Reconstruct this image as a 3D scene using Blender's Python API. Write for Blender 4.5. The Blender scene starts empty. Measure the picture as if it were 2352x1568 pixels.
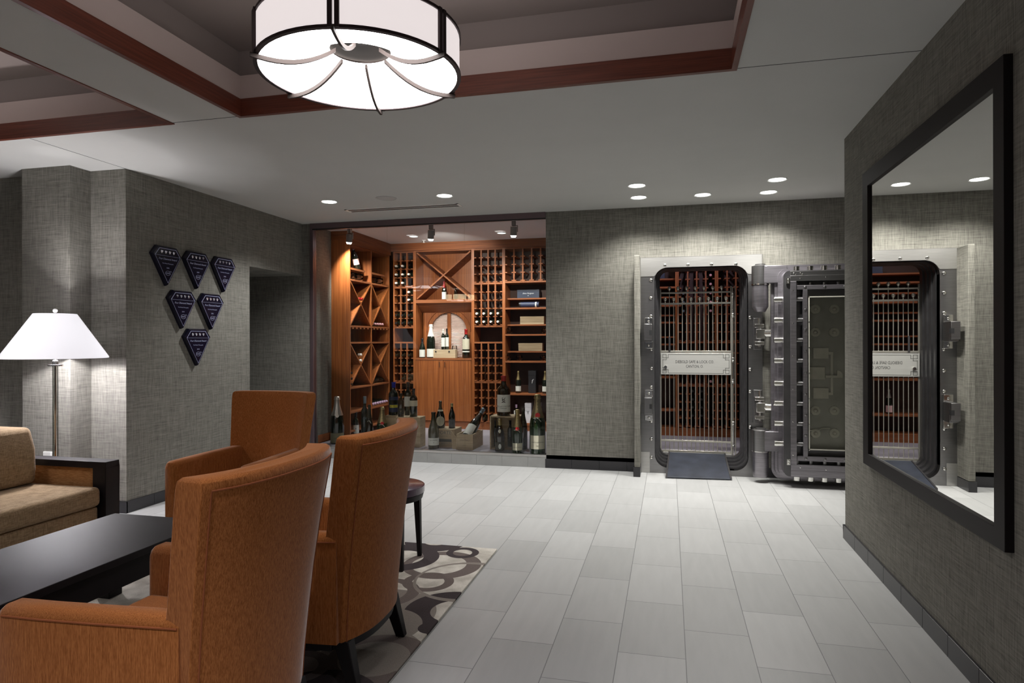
import bpy, bmesh, math, random
from mathutils import Vector, Matrix
S = bpy.context.scene
COL = S.collection
PI = math.pi
random.seed(4)

# ------------------------------------------------------------------ camera
FPX, YAW, ROLL, CYO, EYE = 1487.4, .238, -.0026, -2.5, 1.45
W, H = 2352, 1568
CAM = Vector((0, 0, EYE))
_F = Vector((-math.sin(YAW), math.cos(YAW), 0)); _R0 = Vector((math.cos(YAW), math.sin(YAW), 0)); _U0 = Vector((0, 0, 1))
_R = math.cos(ROLL)*_R0 + math.sin(ROLL)*_U0
_U = -math.sin(ROLL)*_R0 + math.cos(ROLL)*_U0
def ray(x, y): return _F + ((x-W/2)/FPX)*_R - ((y-H/2-CYO)/FPX)*_U
def onz(x, y, z): d = ray(x, y); return CAM + d*((z-EYE)/d.z)      # surveying helpers: where a sight line meets a real plane
def ony(x, y, Y): d = ray(x, y); return CAM + d*(Y/d.y)
def onx(x, y, X): d = ray(x, y); return CAM + d*(X/d.x)
cd = bpy.data.cameras.new('camera'); cam = bpy.data.objects.new('camera', cd); COL.objects.link(cam)
cd.sensor_width = 36; cd.sensor_fit = 'HORIZONTAL'; cd.lens = 36*FPX/W
cd.shift_y = CYO/W*1.0
cd.clip_start = .05
m3 = Matrix((( _R.x, _U.x, -_F.x), (_R.y, _U.y, -_F.y), (_R.z, _U.z, -_F.z)))
cam.matrix_world = Matrix.Translation(CAM) @ m3.to_4x4()
S.camera = cam
S.view_settings.view_transform = 'Standard'; S.view_settings.look = 'None'
S.view_settings.gamma = 1; S.view_settings.use_curve_mapping = False
S.view_settings.exposure = -0.08

# ------------------------------------------------------------------ mesh helpers
class MB:
    def __init__(s, o=(0, 0, 0), m=None):
        s.v = []; s.f = []; s.m = m if m is not None else Matrix.Translation(-Vector(o))
    def add(s, vs, fs):
        n = len(s.v); s.v += [tuple(s.m @ Vector(v)) for v in vs]; s.f += [tuple(i+n for i in f) for f in fs]; return s
    def box(s, x0, x1, y0, y1, z0, z1, M=None):
        vs = [(x, y, z) for z in (z0, z1) for y in (y0, y1) for x in (x0, x1)]
        if M is not None: vs = [M @ Vector(v) for v in vs]
        return s.add(vs, [(0, 2, 3, 1), (4, 5, 7, 6), (0, 1, 5, 4), (2, 6, 7, 3), (0, 4, 6, 2), (1, 3, 7, 5)])
    def loft(s, loops, cap0=True, cap1=True, ring=False):
        n = len(loops[0]); vs = [p for l in loops for p in l]; fs = []
        L = len(loops)
        for i in range(L if ring else L-1):
            a = i*n; b = ((i+1) % L)*n
            for j in range(n):
                k = (j+1) % n; fs.append((a+j, a+k, b+k, b+j))
        if cap0 and not ring: fs.append(tuple(range(n-1, -1, -1)))
        if cap1 and not ring: fs.append(tuple(range((L-1)*n, L*n)))
        return s.add(vs, fs)
    def lathe(s, prof, n=24, M=None, a0=0, a1=2*PI):
        full = abs(a1-a0-2*PI) < 1e-6; k = n if full else n+1
        vs = []; fs = []
        for r, z in prof:
            for i in range(k):
                a = a0+(a1-a0)*i/n; v = Vector((r*math.cos(a), r*math.sin(a), z)); vs.append(M @ v if M is not None else v)
        for j in range(len(prof)-1):
            for i in range(n):
                i2 = (i+1) % k if full else i+1
                fs.append((j*k+i, j*k+i2, (j+1)*k+i2, (j+1)*k+i))
        return s.add(vs, fs)
    def cyl(s, p0, p1, r0, r1=None, n=14):
        p0 = Vector(p0); p1 = Vector(p1); r1 = r0 if r1 is None else r1
        q = (p1-p0).to_track_quat('Z', 'Y').to_matrix().to_4x4(); M = Matrix.Translation(p0) @ q; l = (p1-p0).length
        return s.loft([[M @ Vector((r*math.cos(2*PI*i/n), r*math.sin(2*PI*i/n), z)) for i in range(n)] for r, z in ((r0, 0), (r1, l))])
    def tube(s, pts, r, n=8, ring=False):
        pts = [Vector(p) for p in pts]; loops = []; N = len(pts)
        ref = None
        for i, p in enumerate(pts):
            a = pts[(i-1) % N] if (ring or i > 0) else p; b = pts[(i+1) % N] if (ring or i < N-1) else p
            t = (b-a).normalized()
            if ref is None: ref = t.orthogonal().normalized()
            u = (ref - t*ref.dot(t)).normalized(); w = t.cross(u); ref = u
            loops.append([p+(u*math.cos(2*PI*k/n)+w*math.sin(2*PI*k/n))*r for k in range(n)])
        return s.loft(loops, ring=ring)
    def ball(s, c, r, n=14, sq=(1, 1, 1)):
        M = Matrix.Translation(Vector(c)) @ Matrix.Diagonal((*sq, 1))
        return s.lathe([(max(r*math.sin(PI*i/(n//2)), 1e-5), -r*math.cos(PI*i/(n//2))) for i in range(n//2+1)], n, M)
    def prism(s, poly, t, M):      # polygon in the local xy plane, thickness t along z
        return s.loft([[M @ Vector((x, y, 0)) for x, y in poly], [M @ Vector((x, y, t)) for x, y in poly]])
    def build(s, name, mat, parent=None, bevel=0, seg=2, ang=32, smooth=True, sub=0):
        me = bpy.data.meshes.new(name); me.from_pydata(s.v, [], s.f)
        bm = bmesh.new(); bm.from_mesh(me); bmesh.ops.remove_doubles(bm, verts=bm.verts, dist=1e-5)
        bmesh.ops.recalc_face_normals(bm, faces=bm.faces); bm.to_mesh(me); bm.free()
        me.materials.append(mat)
        if smooth:
            me.shade_smooth(); me.set_sharp_from_angle(angle=math.radians(ang))
        o = bpy.data.objects.new(name, me); COL.objects.link(o)
        if parent: o.parent = parent
        if bevel:
            b = o.modifiers.new('bevel', 'BEVEL'); b.width = bevel; b.segments = seg; b.limit_method = 'ANGLE'; b.angle_limit = math.radians(40)
        if sub:
            b = o.modifiers.new('sub', 'SUBSURF'); b.levels = sub; b.render_levels = sub
        return o
def tag(o, label, cat, group=None):
    o['label'] = label; o['category'] = cat
    if group: o['group'] = group
    return o
def thing(name, label, cat, loc=(0, 0, 0), rz=0, group=None):
    o = bpy.data.objects.new(name, None); COL.objects.link(o); o.empty_display_size = .1
    o.location = loc; o.rotation_euler = (0, 0, rz); return tag(o, label, cat, group)
def struct(name, mb, mat, parent=None, **k):
    o = mb.build(name, mat, parent, **k)
    if not parent: o['kind'] = 'structure'
    return o
def kids(o): return list(o.children)
def dup(o, parent=None):
    c = o.copy(); COL.objects.link(c)
    if parent: c.parent = parent
    for ch in kids(o): dup(ch, c)
    return c
def again(o, parent, loc):
    c = o.copy(); COL.objects.link(c); c.parent = parent; c.location = loc; return c
def lettering(body, size, mat, parent, M, bend=0, ext=.0004, name='lettering', spacing=1.0, shear=0):
    cu = bpy.data.curves.new('t', 'FONT'); cu.body = body; cu.size = size; cu.align_x = 'CENTER'; cu.align_y = 'CENTER'
    cu.extrude = ext; cu.space_character = spacing; cu.shear = shear; cu.resolution_u = 2
    t = bpy.data.objects.new('t', cu); COL.objects.link(t)
    dg = bpy.context.evaluated_depsgraph_get(); me = bpy.data.meshes.new_from_object(t.evaluated_get(dg))
    bpy.data.objects.remove(t); bpy.data.curves.remove(cu)
    me.name = name
    for v in me.vertices:
        p = v.co.copy()
        if bend:
            a = p.x/bend; v.co = Vector((math.sin(a)*(bend+p.z), p.y, math.cos(a)*(bend+p.z)-bend))
    me.transform(M); me.materials.clear(); me.materials.append(mat)
    o = bpy.data.objects.new(name, me); COL.objects.link(o); o.parent = parent
    return o
RX90 = Matrix.Rotation(PI/2, 4, 'X')      # text plane -> facing -Y
def rr(cx, cz, w, h, r, n=6):             # rounded rectangle, x/z pairs
    out = []
    for (sx, sz, a) in ((1, 1, 0), (-1, 1, PI/2), (-1, -1, PI), (1, -1, 1.5*PI)):
        for i in range(n+1):
            t = a+PI/2*i/n; out.append((cx+sx*(w/2-r)+r*math.cos(t), cz+sz*(h/2-r)+r*math.sin(t)))
    return out

# ------------------------------------------------------------------ materials
def nodes(name):
    m = bpy.data.materials.new(name); m.use_nodes = True; nt = m.node_tree; return m, nt, nt.nodes['Principled BSDF']
def N(nt, t, **k):
    n = nt.nodes.new(t)
    for a, b in k.items(): setattr(n, a, b)
    return n
def pm(name, col, rough=.5, metal=0, noise=0, nscale=20, stretch=(1, 1, 1), bump=0, coat=0, sheen=0, spec=.5, emit=0):
    m, nt, b = nodes(name)
    b.inputs['Base Color'].default_value = (*col, 1); b.inputs['Roughness'].default_value = rough; b.inputs['Metallic'].default_value = metal
    b.inputs['Coat Weight'].default_value = coat; b.inputs['Coat Roughness'].default_value = .1
    b.inputs['Sheen Weight'].default_value = sheen; b.inputs['Sheen Roughness'].default_value = .4; b.inputs['Specular IOR Level'].default_value = spec
    if emit:
        b.inputs['Emission Color'].default_value = (*col, 1); b.inputs['Emission Strength'].default_value = emit
    if noise or bump:
        tc = N(nt, 'ShaderNodeTexCoord'); mp = N(nt, 'ShaderNodeMapping'); mp.inputs['Scale'].default_value = stretch
        nz = N(nt, 'ShaderNodeTexNoise'); nz.inputs['Scale'].default_value = nscale; nz.inputs['Detail'].default_value = 4
        nt.links.new(tc.outputs['Object'], mp.inputs[0]); nt.links.new(mp.outputs[0], nz.inputs['Vector'])
        if noise:
            mr = N(nt, 'ShaderNodeMapRange'); mr.inputs[1].default_value = .25; mr.inputs[2].default_value = .75
            mr.inputs[3].default_value = 1-noise; mr.inputs[4].default_value = 1+noise
            mx = N(nt, 'ShaderNodeVectorMath', operation='SCALE'); mx.inputs[0].default_value = col
            nt.links.new(nz.outputs[0], mr.inputs[0]); nt.links.new(mr.outputs[0], mx.inputs['Scale']); nt.links.new(mx.outputs[0], b.inputs['Base Color'])
        if bump:
            bp = N(nt, 'ShaderNodeBump'); bp.inputs['Strength'].default_value = bump; bp.inputs['Distance'].default_value = .004
            nt.links.new(nz.outputs[0], bp.inputs['Height']); nt.links.new(bp.outputs[0], b.inputs['Normal'])
    return m
def two_tone(name, c0, c1, scales, rough, lo=.35, hi=.65, bump=.0, sheen=0, spec=.5, detail=3, coat=0, dist=.002):
    """mix of two colours by the sum of several stretched noises"""
    m, nt, b = nodes(name)
    tc = N(nt, 'ShaderNodeTexCoord'); acc = None
    for sc in scales:
        mp = N(nt, 'ShaderNodeMapping'); mp.inputs['Scale'].default_value = sc
        nz = N(nt, 'ShaderNodeTexNoise'); nz.inputs['Scale'].default_value = 1; nz.inputs['Detail'].default_value = detail
        nt.links.new(tc.outputs['Object'], mp.inputs[0]); nt.links.new(mp.outputs[0], nz.inputs['Vector'])
        if acc is None: acc = nz.outputs[0]
        else:
            ad = N(nt, 'ShaderNodeMath', operation='ADD'); nt.links.new(acc, ad.inputs[0]); nt.links.new(nz.outputs[0], ad.inputs[1]); acc = ad.outputs[0]
    dv = N(nt, 'ShaderNodeMath', operation='DIVIDE'); dv.inputs[1].default_value = len(scales); nt.links.new(acc, dv.inputs[0])
    rp = N(nt, 'ShaderNodeValToRGB'); e = rp.color_ramp.elements
    e[0].position = lo; e[0].color = (*c0, 1); e[1].position = hi; e[1].color = (*c1, 1)
    nt.links.new(dv.outputs[0], rp.inputs[0]); nt.links.new(rp.outputs[0], b.inputs['Base Color'])
    b.inputs['Roughness'].default_value = rough; b.inputs['Sheen Weight'].default_value = sheen; b.inputs['Sheen Roughness'].default_value = .35
    b.inputs['Specular IOR Level'].default_value = spec; b.inputs['Coat Weight'].default_value = coat; b.inputs['Coat Roughness'].default_value = .15
    if bump:
        bp = N(nt, 'ShaderNodeBump'); bp.inputs['Strength'].default_value = bump; bp.inputs['Distance'].default_value = dist
        nt.links.new(dv.outputs[0], bp.inputs['Height']); nt.links.new(bp.outputs[0], b.inputs['Normal'])
    return m
def glassy(name, tint, ior=1.45, rough=.0, base=0.0):
    """thin glass: see-through mixed with a mirror reflection by Fresnel"""
    m = bpy.data.materials.new(name); m.use_nodes = True; nt = m.node_tree; nt.nodes.clear()
    out = N(nt, 'ShaderNodeOutputMaterial'); mx = N(nt, 'ShaderNodeMixShader'); tr = N(nt, 'ShaderNodeBsdfTransparent'); gl = N(nt, 'ShaderNodeBsdfGlossy')
    fr = N(nt, 'ShaderNodeFresnel'); fr.inputs['IOR'].default_value = ior
    ad = N(nt, 'ShaderNodeMath', operation='ADD'); ad.inputs[1].default_value = base; nt.links.new(fr.outputs[0], ad.inputs[0])
    tr.inputs[0].default_value = (*tint, 1); gl.inputs['Roughness'].default_value = rough
    nt.links.new(ad.outputs[0], mx.inputs[0]); nt.links.new(tr.outputs[0], mx.inputs[1]); nt.links.new(gl.outputs[0], mx.inputs[2]); nt.links.new(mx.outputs[0], out.inputs[0])
    return m
M = {}
WEAVE = [(13, 13, 330), (300, 300, 13), (5, 5, 120), (110, 110, 6)]
M['wall'] = two_tone('woven_wallcovering', (.100, .096, .083), (.255, .246, .215), WEAVE, .85, .38, .62, bump=.2, spec=.15)
M['ceiling'] = pm('ceiling_paint', (.50, .50, .48), .9, noise=.02, nscale=3, spec=.2)
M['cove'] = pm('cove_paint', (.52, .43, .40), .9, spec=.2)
M['cove_top'] = pm('cove_top_dark', (.26, .215, .20), .9, spec=.2)  # darker than the lip colour, to get the whole upstand dark
M['trimwood'] = two_tone('cherry_trim', (.095, .022, .012), (.175, .045, .024), [(3, 3, 90)], .35, .3, .7, coat=.2)
M['cherry'] = two_tone('cherry_veneer', (.20, .055, .014), (.38, .125, .034), [(55, 55, 1.2), (140, 140, 2)], .38, .38, .62, coat=.15)
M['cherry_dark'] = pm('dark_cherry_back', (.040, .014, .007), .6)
M['cherry_h'] = two_tone('cherry_board', (.19, .058, .020), (.31, .105, .036), [(2, 2, 80), (2, 90, 90)], .55, .38, .62, spec=.3)
M['base'] = pm('black_base_tile', (.022, .021, .024), .3, noise=.1, nscale=6)
M['espresso'] = pm('espresso_lacquer', (.009, .007, .008), .46, noise=.15, nscale=8, spec=.2)
M['frame_wood'] = pm('dark_frame_wood', (.012, .009, .009), .5, spec=.15)
M['plum'] = pm('plum_lacquer', (.045, .014, .040), .25, coat=.5)
M['steel'] = pm('brushed_steel', (.26, .255, .257), .33, 1, noise=.12, nscale=6, stretch=(1, 1, 30))
M['steelh'] = pm('brushed_steel_plate', (.55, .54, .52), .38, 1, noise=.10, nscale=6, stretch=(1, 1, 40))
M['chrome'] = pm('polished_steel', (.72, .71, .68), .16, 1)
M['plate'] = pm('satin_plate', (.46, .455, .43), .42, .55, noise=.05, nscale=6, stretch=(1, 1, 40))
M['nickel'] = pm('nickel_rod', (.45, .43, .38), .30, .8)
M['darksteel'] = pm('dark_steel', (.26, .245, .265), .36, .9, noise=.2, nscale=5, stretch=(1, 1, 12))
M['blacksteel'] = pm('blackened_steel', (.12, .117, .122), .36, .85, noise=.2, nscale=7)
M['brownmetal'] = pm('mauve_bronze_metal', (.16, .115, .125), .4, .6)
M['rubber'] = pm('black_rubber_plate', (.022, .026, .038), .45, noise=.35, nscale=9)
M['white'] = pm('white_enamel', (.80, .80, .78), .4)
M['dimwhite'] = pm('painted_grille', (.40, .40, .39), .6)
M['black'] = pm('matte_black', (.008, .008, .009), .6)
M['greenblack'] = pm('dark_bottle_glass', (.006, .010, .006), .06, coat=.6, spec=.7)
M['brownblack'] = pm('brown_bottle_glass', (.016, .010, .005), .06, coat=.6, spec=.7)
M['greenglass'] = pm('green_bottle_glass', (.012, .030, .010), .06, coat=.6, spec=.7)
M['oliveglass'] = pm('olive_bottle_glass', (.070, .062, .030), .07, coat=.6, spec=.7)
M['clearglass'] = glassy('clear_glass', (.97, .97, .95), 1.45, .02, .01)
M['amberglass'] = glassy('amber_glass', (.50, .42, .28), 1.5, .03, .06)
M['pane'] = glassy('window_glass', (.98, .985, .98), 1.30)
M['lens'] = glassy('smoked_glass', (.965, .965, .95), 1.3, .02, .0)
M['mech'] = pm('dull_mechanism_metal', (.48, .47, .41), .5, .2, noise=.15, nscale=8)
M['mechback'] = pm('dull_case_metal', (.30, .30, .27), .55, .15, noise=.2, nscale=5)
M['mirror'] = pm('mirror_silver', (.86, .86, .84), .0, 1)
M['foil_gold'] = pm('gold_foil', (.42, .34, .17), .35, .9)
M['foil_silver'] = pm('silver_foil', (.62, .60, .55), .3, .9)
M['foil_dark'] = pm('dark_foil', (.05, .045, .03), .35, .6)
M['foil_black'] = pm('black_foil', (.012, .011, .012), .35)
M['foil_blue'] = pm('blue_foil', (.008, .018, .26), .3)
M['foil_red'] = pm('red_wax', (.33, .014, .012), .35)
M['foil_pink'] = pm('pink_foil', (.62, .34, .36), .35)
M['foil_mauve'] = pm('mauve_foil', (.52, .36, .50), .35)
M['foil_white'] = pm('white_foil', (.80, .77, .70), .4)
M['foil_steel'] = pm('pewter_foil', (.20, .26, .30), .35, .6)
M['paper'] = pm('white_label_paper', (.70, .72, .66), .8)
M['cream'] = pm('cream_label_paper', (.58, .55, .42), .8)
M['olivepaper'] = pm('olive_label_paper', (.20, .19, .12), .75)
M['greypaper'] = pm('slate_label_paper', (.10, .11, .12), .7)
M['darkpaper'] = pm('dark_label_paper', (.045, .038, .026), .6)
M['navypaper'] = pm('navy_label_paper', (.02, .028, .07), .5)
M['yellowpaper'] = pm('yellow_label_paper', (.62, .55, .05), .7)
M['pinkpaper'] = pm('pink_label_paper', (.74, .48, .46), .8)
M['ink'] = pm('black_ink', (.02, .02, .02), .8)
M['inkgrey'] = pm('grey_ink', (.10, .10, .09), .8)
M['inkwhite'] = pm('white_ink', (.62, .64, .66), .7)
M['red'] = pm('red_seal', (.62, .015, .02), .45)
M['ribbon'] = pm('silver_ribbon', (.45, .44, .38), .5)
M['crate'] = two_tone('pale_crate_wood', (.36, .27, .165), (.54, .43, .28), [(3, 60, 60), (2, 2, 50)], .7, .35, .65)
M['navybox'] = pm('navy_gift_box', (.018, .028, .055), .45)
M['charcoalbox'] = pm('charcoal_gift_box', (.022, .022, .026), .45)
M['whitebox'] = pm('white_gift_box', (.72, .72, .76), .5)
M['louvre'] = pm('pale_louvre_slat', (.85, .70, .64), .6)
M['plaque'] = pm('navy_black_acrylic', (.006, .006, .018), .22, coat=.2, spec=.35)
M['etch'] = pm('etched_silver', (.34, .37, .52), .5)
M['gem'] = pm('crystal', (.85, .86, .92), .05, .9)
M['orange'] = two_tone('rust_chenille', (.205, .062, .014), (.395, .143, .042), [(380, 380, 16), (800, 800, 60)], .97, .36, .64, bump=.3, sheen=.35, spec=.08, detail=1)
M['tan'] = two_tone('tan_tweed', (.20, .135, .075), (.36, .26, .16), [(220, 220, 25), (25, 25, 220)], .95, .38, .62, bump=.2, sheen=.15, spec=.15)
M['tanpanel'] = two_tone('ochre_tweed', (.27, .125, .045), (.40, .20, .08), [(30, 30, 240)], .95, .38, .62, bump=.1, spec=.15)
M['piping_o'] = pm('rust_piping', (.24, .062, .014), .9)
M['shade'] = pm('linen_shade', (.93, .92, .98), .9, emit=.74)
M['bulbglow'] = pm('lamp_glow', (1, .97, .95), .9, emit=9)
M['led'] = pm('downlight_lens', (1, .99, .96), .5, emit=14)
M['ledcool'] = pm('cool_downlight_lens', (.85, .95, .93), .5, emit=2)
def lit(name, col, strength, dark):
    m = pm(name, col, .9); b = m.node_tree.nodes['Principled BSDF']
    b.inputs['Emission Color'].default_value = (*col, 1); b.inputs['Emission Strength'].default_value = strength
    b.inputs['Base Color'].default_value = (*dark, 1); return m
M['drumside'] = lit('drum_fabric', (1.0, .90, .89), .80, (.5, .5, .5))
M['drumglow'] = lit('drum_diffuser', (1, .975, .97), 14.0, (.5, .5, .5))
M['hub'] = pm('dark_hub', (.014, .011, .009), .8, spec=.05)
M['rib'] = pm('bronze_rib', (.055, .042, .038), .6, .0, spec=.2)
M['cellarceil'] = pm('cellar_ceiling_paint', (.78, .80, .83), .9, spec=.2)
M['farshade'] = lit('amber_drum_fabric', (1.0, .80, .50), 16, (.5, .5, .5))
M['bronze'] = pm('dark_bronze', (.045, .032, .034), .4, .7)
# floor tiles
def tile_mat():
    m, nt, b = nodes('grey_porcelain_tile')
    tc = N(nt, 'ShaderNodeTexCoord'); sp = N(nt, 'ShaderNodeSeparateXYZ'); nt.links.new(tc.outputs['Object'], sp.inputs[0])
    ax = N(nt, 'ShaderNodeMath', operation='SUBTRACT'); ax.inputs[1].default_value = 3.045-.6116*20; nt.links.new(sp.outputs['Y'], ax.inputs[0])
    ay = N(nt, 'ShaderNodeMath', operation='SUBTRACT'); ay.inputs[1].default_value = .0702-.3058*40; nt.links.new(sp.outputs['X'], ay.inputs[0])
    cb = N(nt, 'ShaderNodeCombineXYZ'); nt.links.new(ax.outputs[0], cb.inputs[0]); nt.links.new(ay.outputs[0], cb.inputs[1])
    br = N(nt, 'ShaderNodeTexBrick'); br.offset = .5; br.offset_frequency = 2; br.inputs['Scale'].default_value = 1
    br.inputs['Brick Width'].default_value = .6116; br.inputs['Row Height'].default_value = .3058; br.inputs['Mortar Size'].default_value = .0021
    br.inputs['Mortar Smooth'].default_value = .2; br.inputs['Bias'].default_value = 0
    br.inputs['Color1'].default_value = (.365, .365, .36, 1); br.inputs['Color2'].default_value = (.435, .435, .43, 1); br.inputs['Mortar'].default_value = (.17, .17, .17, 1)
    nt.links.new(cb.outputs[0], br.inputs['Vector'])
    mp = N(nt, 'ShaderNodeMapping'); mp.inputs['Scale'].default_value = (14, 2, 1); nz = N(nt, 'ShaderNodeTexNoise'); nz.inputs['Scale'].default_value = 1.5; nz.inputs['Detail'].default_value = 6
    nt.links.new(tc.outputs['Object'], mp.inputs[0]); nt.links.new(mp.outputs[0], nz.inputs['Vector'])
    mr = N(nt, 'ShaderNodeMapRange'); mr.inputs[3].default_value = .90; mr.inputs[4].default_value = 1.10; nt.links.new(nz.outputs[0], mr.inputs[0])
    sc = N(nt, 'ShaderNodeVectorMath', operation='SCALE'); nt.links.new(br.outputs['Color'], sc.inputs[0]); nt.links.new(mr.outputs[0], sc.inputs['Scale'])
    nt.links.new(sc.outputs[0], b.inputs['Base Color']); b.inputs['Roughness'].default_value = .42; b.inputs['Specular IOR Level'].default_value = .4
    bp = N(nt, 'ShaderNodeBump'); bp.inputs['Strength'].default_value = .4; bp.inputs['Distance'].default_value = .002; bp.invert = True
    nt.links.new(br.outputs['Fac'], bp.inputs['Height']); nt.links.new(bp.outputs[0], b.inputs['Normal'])
    return m
M['tile'] = tile_mat()
M['silltile'] = pm('sill_tile', (.30, .30, .29), .6, noise=.08, nscale=9)
M['cellartile'] = pm('cellar_tile', (.31, .29, .325), .5, noise=.08, nscale=5)
# rug with overlapping rings, in metres on the floor
RINGS = []   # (x, y, radius, half width, tone)
def rug_mat():
    m, nt, b = nodes('ring_pattern_rug')
    tc = N(nt, 'ShaderNodeTexCoord'); sp = N(nt, 'ShaderNodeSeparateXYZ'); nt.links.new(tc.outputs['Object'], sp.inputs[0])
    wz = N(nt, 'ShaderNodeTexNoise'); wz.inputs['Scale'].default_value = 4; nt.links.new(tc.outputs['Object'], wz.inputs['Vector'])
    col = None
    pn = N(nt, 'ShaderNodeTexNoise'); pn.inputs['Scale'].default_value = 9; nt.links.new(tc.outputs['Object'], pn.inputs['Vector'])
    rp = N(nt, 'ShaderNodeValToRGB'); rp.color_ramp.elements[0].position = .35; rp.color_ramp.elements[0].color = (.44, .405, .355, 1)
    rp.color_ramp.elements[1].position = .65; rp.color_ramp.elements[1].color = (.64, .60, .54, 1); nt.links.new(pn.outputs[0], rp.inputs[0])
    col = rp.outputs[0]
    tones = {'d': (.060, .048, .050), 'm': (.155, .125, .115), 'l': (.25, .22, .195)}
    for (x, y, r, hw, t, e) in RINGS:
        vs = N(nt, 'ShaderNodeVectorMath', operation='DISTANCE'); vs.inputs[1].default_value = (x+e, y, 0)
        cb = N(nt, 'ShaderNodeCombineXYZ'); nt.links.new(sp.outputs[0], cb.inputs[0]); nt.links.new(sp.outputs[1], cb.inputs[1]); nt.links.new(cb.outputs[0], vs.inputs[0])
        vi = N(nt, 'ShaderNodeVectorMath', operation='DISTANCE'); vi.inputs[1].default_value = (x, y, 0); nt.links.new(cb.outputs[0], vi.inputs[0])
        lo = N(nt, 'ShaderNodeMath', operation='LESS_THAN'); lo.inputs[1].default_value = r+hw; nt.links.new(vs.outputs['Value'], lo.inputs[0])
        gt = N(nt, 'ShaderNodeMath', operation='GREATER_THAN'); gt.inputs[1].default_value = r-hw; nt.links.new(vi.outputs['Value'], gt.inputs[0])
        an = N(nt, 'ShaderNodeMath', operation='MULTIPLY'); nt.links.new(lo.outputs[0], an.inputs[0]); nt.links.new(gt.outputs[0], an.inputs[1])
        mx = N(nt, 'ShaderNodeMix', data_type='RGBA'); nt.links.new(an.outputs[0], mx.inputs['Factor']); nt.links.new(col, mx.inputs['A']); mx.inputs['B'].default_value = (*tones[t], 1)
        col = mx.outputs['Result']
    fz = N(nt, 'ShaderNodeTexNoise'); fz.inputs['Scale'].default_value = 260; nt.links.new(tc.outputs['Object'], fz.inputs['Vector'])
    mr = N(nt, 'ShaderNodeMapRange'); mr.inputs[3].default_value = .7; mr.inputs[4].default_value = 1.3; nt.links.new(fz.outputs[0], mr.inputs[0])
    sc = N(nt, 'ShaderNodeVectorMath', operation='SCALE'); nt.links.new(col, sc.inputs[0]); nt.links.new(mr.outputs[0], sc.inputs['Scale'])
    nt.links.new(sc.outputs[0], b.inputs['Base Color']); b.inputs['Roughness'].default_value = 1; b.inputs['Specular IOR Level'].default_value = .1
    bp = N(nt, 'ShaderNodeBump'); bp.inputs['Strength'].default_value = .8; bp.inputs['Distance'].default_value = .004; nt.links.new(fz.outputs[0], bp.inputs['Height']); nt.links.new(bp.outputs[0], b.inputs['Normal'])
    return m
# ------------------------------------------------------------------ setting
YB, XR, XL, ZC = 7.26, 1.245, -4.46, 2.91
RY = 5.16                      # far end of the right-hand wall
PZ = .145                      # raised cellar floor
FY = 9.10                      # front of the back racks
LX = -4.11                     # front of the left racks
YE = 4.55                      # wall behind the sofa
def box(*a): return MB().box(*a)
struct('floor', box(-7.2, 3.2, -3, 7.26, -.1, 0), M['tile'], smooth=False)
# back wall with the window and the vault opening cut out
w = MB(); w.box(-7.2, -4.33, YB, YB+.14, 0, ZC).box(-1.362, -.309, YB, YB+.14, 0, ZC).box(-.309, .954, YB, YB+.14, 2.354, ZC).box(.954, 3.2, YB, YB+.14, 0, ZC)
struct('wall_back', w, M['wall'], smooth=False)
w = MB(); w.box(-7.2, XL, YE, 6.21, 0, ZC).box(-7.2, XL, 6.21, YB, 2.268, ZC)
struct('wall_left', w, M['wall'], smooth=False)
struct('wall_column', box(-5.32, -4.82, 4.35, YE, 0, ZC), M['wall'], smooth=False)
struct('wall_right', box(XR, 3.2, -3, RY, 0, ZC), M['wall'], smooth=False)
struct('wall_alcove', box(3.2, 3.3, RY, YB, 0, ZC), M['wall'], smooth=False)
struct('wall_lounge', box(-7.3, -7.2, -3, YE, 0, ZC), M['wall'], smooth=False)
# thin wall-covered fin standing out beside the vault
struct('trim_1', box(-.362, -.303, 6.985, YB, .102, 2.352), M['wall'], bevel=.006, smooth=False)
b = MB(); b.box(-.372, -.300, 6.978, YB, 0, .10)
struct('baseboard_fin', b, M['base'], bevel=.002, smooth=False)
b = MB()
x = -1.374
for xe in (-1.07, -.76, -.455, -.372): b.box(x, xe-.0015, YB-.013, YB, 0, .103); x = xe
b.box(.98, 3.2, YB-.013, YB, 0, .103)
struct('baseboard_back', b, M['base'], bevel=.0015, smooth=False)
b = MB(); y = RY+.012
b.box(XR-.013, 3.2, RY, RY+.012, 0, .10)
while y > -1: b.box(XR-.013, XR, y-.3035, y, 0, .10); y -= .3055
struct('baseboard_right', b, M['base'], bevel=.0015, smooth=False)
b = MB(); y = YE-.013
while y < 6.2: b.box(XL, XL+.013, y, min(y+.3035, 6.21), 0, .10); y += .3055
b.box(-4.82, XL+.013, YE-.013, YE, 0, .10).box(-5.333, -4.807, 4.337, 4.35, 0, .10).box(-4.82, -4.807, 4.35, YE, 0, .1).box(-7.2, -5.32, YE-.013, YE, 0, .10)
struct('baseboard_left', b, M['base'], bevel=.0015, smooth=False)

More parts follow.
